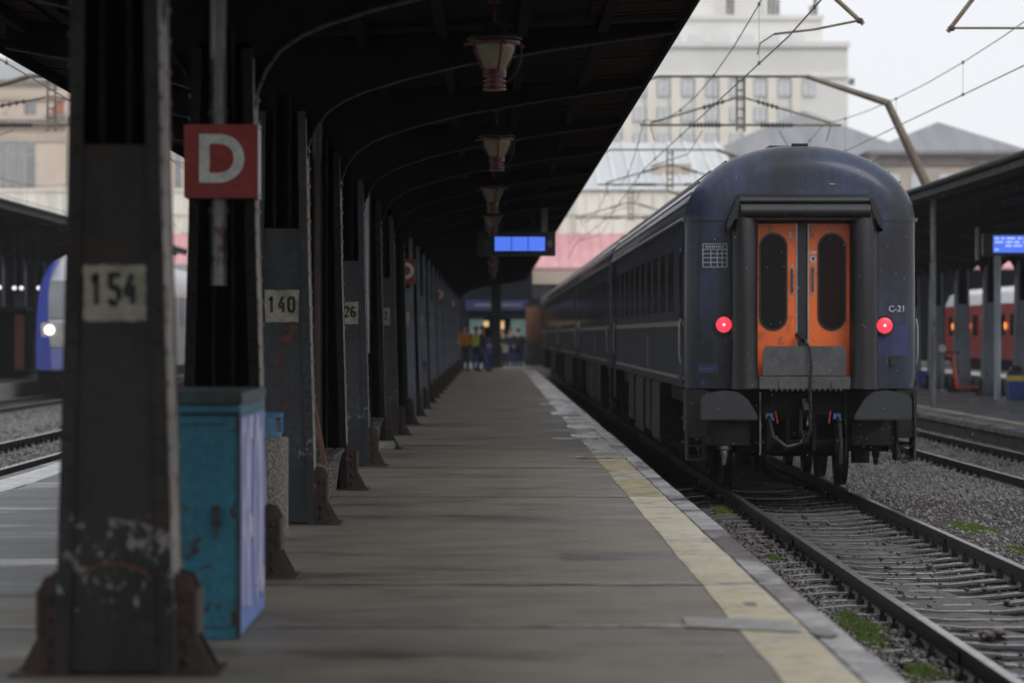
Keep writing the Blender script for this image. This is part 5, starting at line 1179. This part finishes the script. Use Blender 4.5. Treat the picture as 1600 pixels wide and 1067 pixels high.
# tall office building
t = thing('office_tower', (0, 400, 0), 'tall pale stone office building fading into the haze', 'building')
px2x = lambda px: (px - 770) * 400 / FP
z_ = lambda py: 1.5 + (522 - py) * 400 / FP
b = MB(); b.box(px2x(930), px2x(1325), 0, 30, -.7, z_(68)); b.box(px2x(970), px2x(1290), 4, 26, z_(68), z_(22)); b.box(px2x(1080), px2x(1205), 8, 20, z_(22), z_(-12)); b.build('wall', 'facade', t)
b = MB(); b.box(px2x(925), px2x(1328), -.5, .0, z_(74), z_(66)); b.box(px2x(965), px2x(1293), 3.6, 4, z_(26), z_(19)); b.box(px2x(925), px2x(1328), -.3, 0, z_(122), z_(118)); b.build('cornice', 'facade', t)
b = MB(); pitch = 38.5
for k in range(12):
    x = 935 + pitch * k * .98
    if x < 1255: b.box(px2x(x), px2x(x + 15), -.6, .0, 4, z_(122))
b.build('pilaster', 'pilaster', t)
for r_, (y0, y1) in enumerate(((127, 152), (168, 191), (209, 232), (250, 273), (291, 314))):
    for k in range(9):
        x = 951 + pitch * k * .98
        if r_ > 0 and k == 8: continue
        b = MB(); b.box(px2x(x), px2x(x + 21), -.15, .0, z_(y1), z_(y0)); fr = b.build('window', 'offwhite', t)
        b = MB(); b.box(px2x(x + 1.5), px2x(x + 9.8), -.22, -.15, z_(y1 - 1.5), z_(y0 + 1.5)); b.box(px2x(x + 11.2), px2x(x + 19.5), -.22, -.15, z_(y1 - 1.5), z_(y0 + 1.5)); b.build('pane', 'bwin', fr)
for k in range(7):
    x = 1000 + 39 * k; b = MB(); b.box(px2x(x), px2x(x + 27), 3.85, 4.0, z_(62), z_(50)); b.build('window', 'bwin', t)
for px, h in ((1143, 60), (1150, 40), (1215, 55), (1222, 30), (1208, 35), (1282, 48), (1275, 20)): b = MB(); b.tube([(px2x(px), 6, z_(22)), (px2x(px), 6, z_(22 - h))], .25, 6); b.build('roof_mast', 'cornice', t)
b = MB(); b.tube([(px2x(1325), 2, z_(128)), (px2x(1337), 2, z_(126))], .15, 6); b.box(px2x(1330), px2x(1338), 1.6, 2.4, z_(131), z_(121)); b.build('wall_antenna', 'cornice', t)

# beige building at left
t = thing('station_house', (0, 190, 0), 'beige stucco building with tall windows and patch of bare brick at upper left', 'building')
X_ = lambda px: (px - 770) * 190 / FP
Z2 = lambda py: 1.5 + (522 - py) * 190 / FP
b = MB(); b.box(X_(-150), X_(103), 0, 20, -.7, Z2(130)); b.box(X_(103), X_(330), 1.5, 20, -.7, Z2(180)); b.build('wall', 'beige', t)
b = MB(); b.box(X_(-150), X_(106), -.35, 0, Z2(200), Z2(188)); b.box(X_(-150), X_(104), -.25, 0, Z2(133), Z2(126)); b.box(X_(103), X_(330), 1.2, 1.5, Z2(190), Z2(180)); b.build('cornice', 'cornice', t)
b = MB(); b.box(X_(-150), X_(106), -.2, 0, Z2(157), Z2(150)); b.box(X_(-150), X_(104), -.1, 0, Z2(222), Z2(214)); b.build('string_course', 'creamwall', t)
b = MB(); b.prism([(X_(-150), Z2(126)), (X_(95), Z2(126)), (X_(60), Z2(108)), (X_(10), Z2(92)), (X_(-60), Z2(80)), (X_(-150), Z2(78))], 0, 18); b.build('roof', 'whiteroof', t)
for k, (a, c) in enumerate(((2, 11), (16, 25), (29, 38), (43, 55), (-14, -4), (-30, -20), (70, 76) if False else (-48, -38))):
    b = MB(); b.box(X_(a - 1), X_(c + 1), -.08, 0, Z2(292), Z2(220)); fr = b.build('window', 'offwhite', t)
    b = MB(); b.box(X_(a), X_(c), -.12, -.08, Z2(291), Z2(243)); b.box(X_(a), X_(c), -.12, -.08, Z2(240), Z2(222)); b.build('pane', 'hwin', fr)
for a, c in ((40, 47), (50, 57), (-20, -12)): b = MB(); b.box(X_(a), X_(c), -.1, 0, Z2(178), Z2(151)); b.build('window', 'hwin', t)
b = MB(); b.prism([(X_(80), Z2(178)), (X_(100), Z2(178)), (X_(101), Z2(160)), (X_(92), Z2(157)), (X_(84), Z2(166))], -.03, 0); b.build('bare_brick', 'brick', t)
for k in range(6): b = MB(); b.box(X_(110 + 32 * k), X_(120 + 32 * k), 1.42, 1.5, Z2(290), Z2(215)); b.build('window', 'hwin', t)
b = MB()
for k in range(14): b.box(X_(74 + 2.3 * k), X_(75 + 2.3 * k), -.3, -.2, Z2(188), Z2(178))
b.build('balustrade', 'cornice', t)

# ---------------------------------------------------------------- rain and haze
b = MB(); rs = random.Random(12)
for _ in range(520):
    y = rs.uniform(27, 37.5); x = rs.uniform(1.7, 6.2); z = rs.uniform(-.4, 4.2); r_ = rs.uniform(.0012, .0030); b.raw([(x - r_, y, z), (x + r_, y, z), (x, y - r_, z), (x, y + r_, z), (x, y, z - r_ * 2.2), (x, y, z + r_ * 2.2)], [(0, 2, 4), (2, 1, 4), (1, 3, 4), (3, 0, 4), (2, 0, 5), (1, 2, 5), (3, 1, 5), (0, 3, 5)])
o = b.build('rain_drops', 'drop'); o['kind'] = 'stuff'
hm = bpy.data.materials.new('haze_air'); hm.use_nodes = True; hn = hm.node_tree; hn.nodes.clear()
ho = hn.nodes.new('ShaderNodeOutputMaterial'); hv = hn.nodes.new('ShaderNodeVolumePrincipled'); hv.inputs['Color'].default_value = (.93, .96, 1, 1); hv.inputs['Density'].default_value = .00022; hv.inputs['Anisotropy'].default_value = 0
hn.links.new(hv.outputs[0], ho.inputs['Volume'])
b = MB(); b.box(-390, 390, -95, 650, -1.8, 62); o = b.build('haze', hm); o['kind'] = 'stuff'
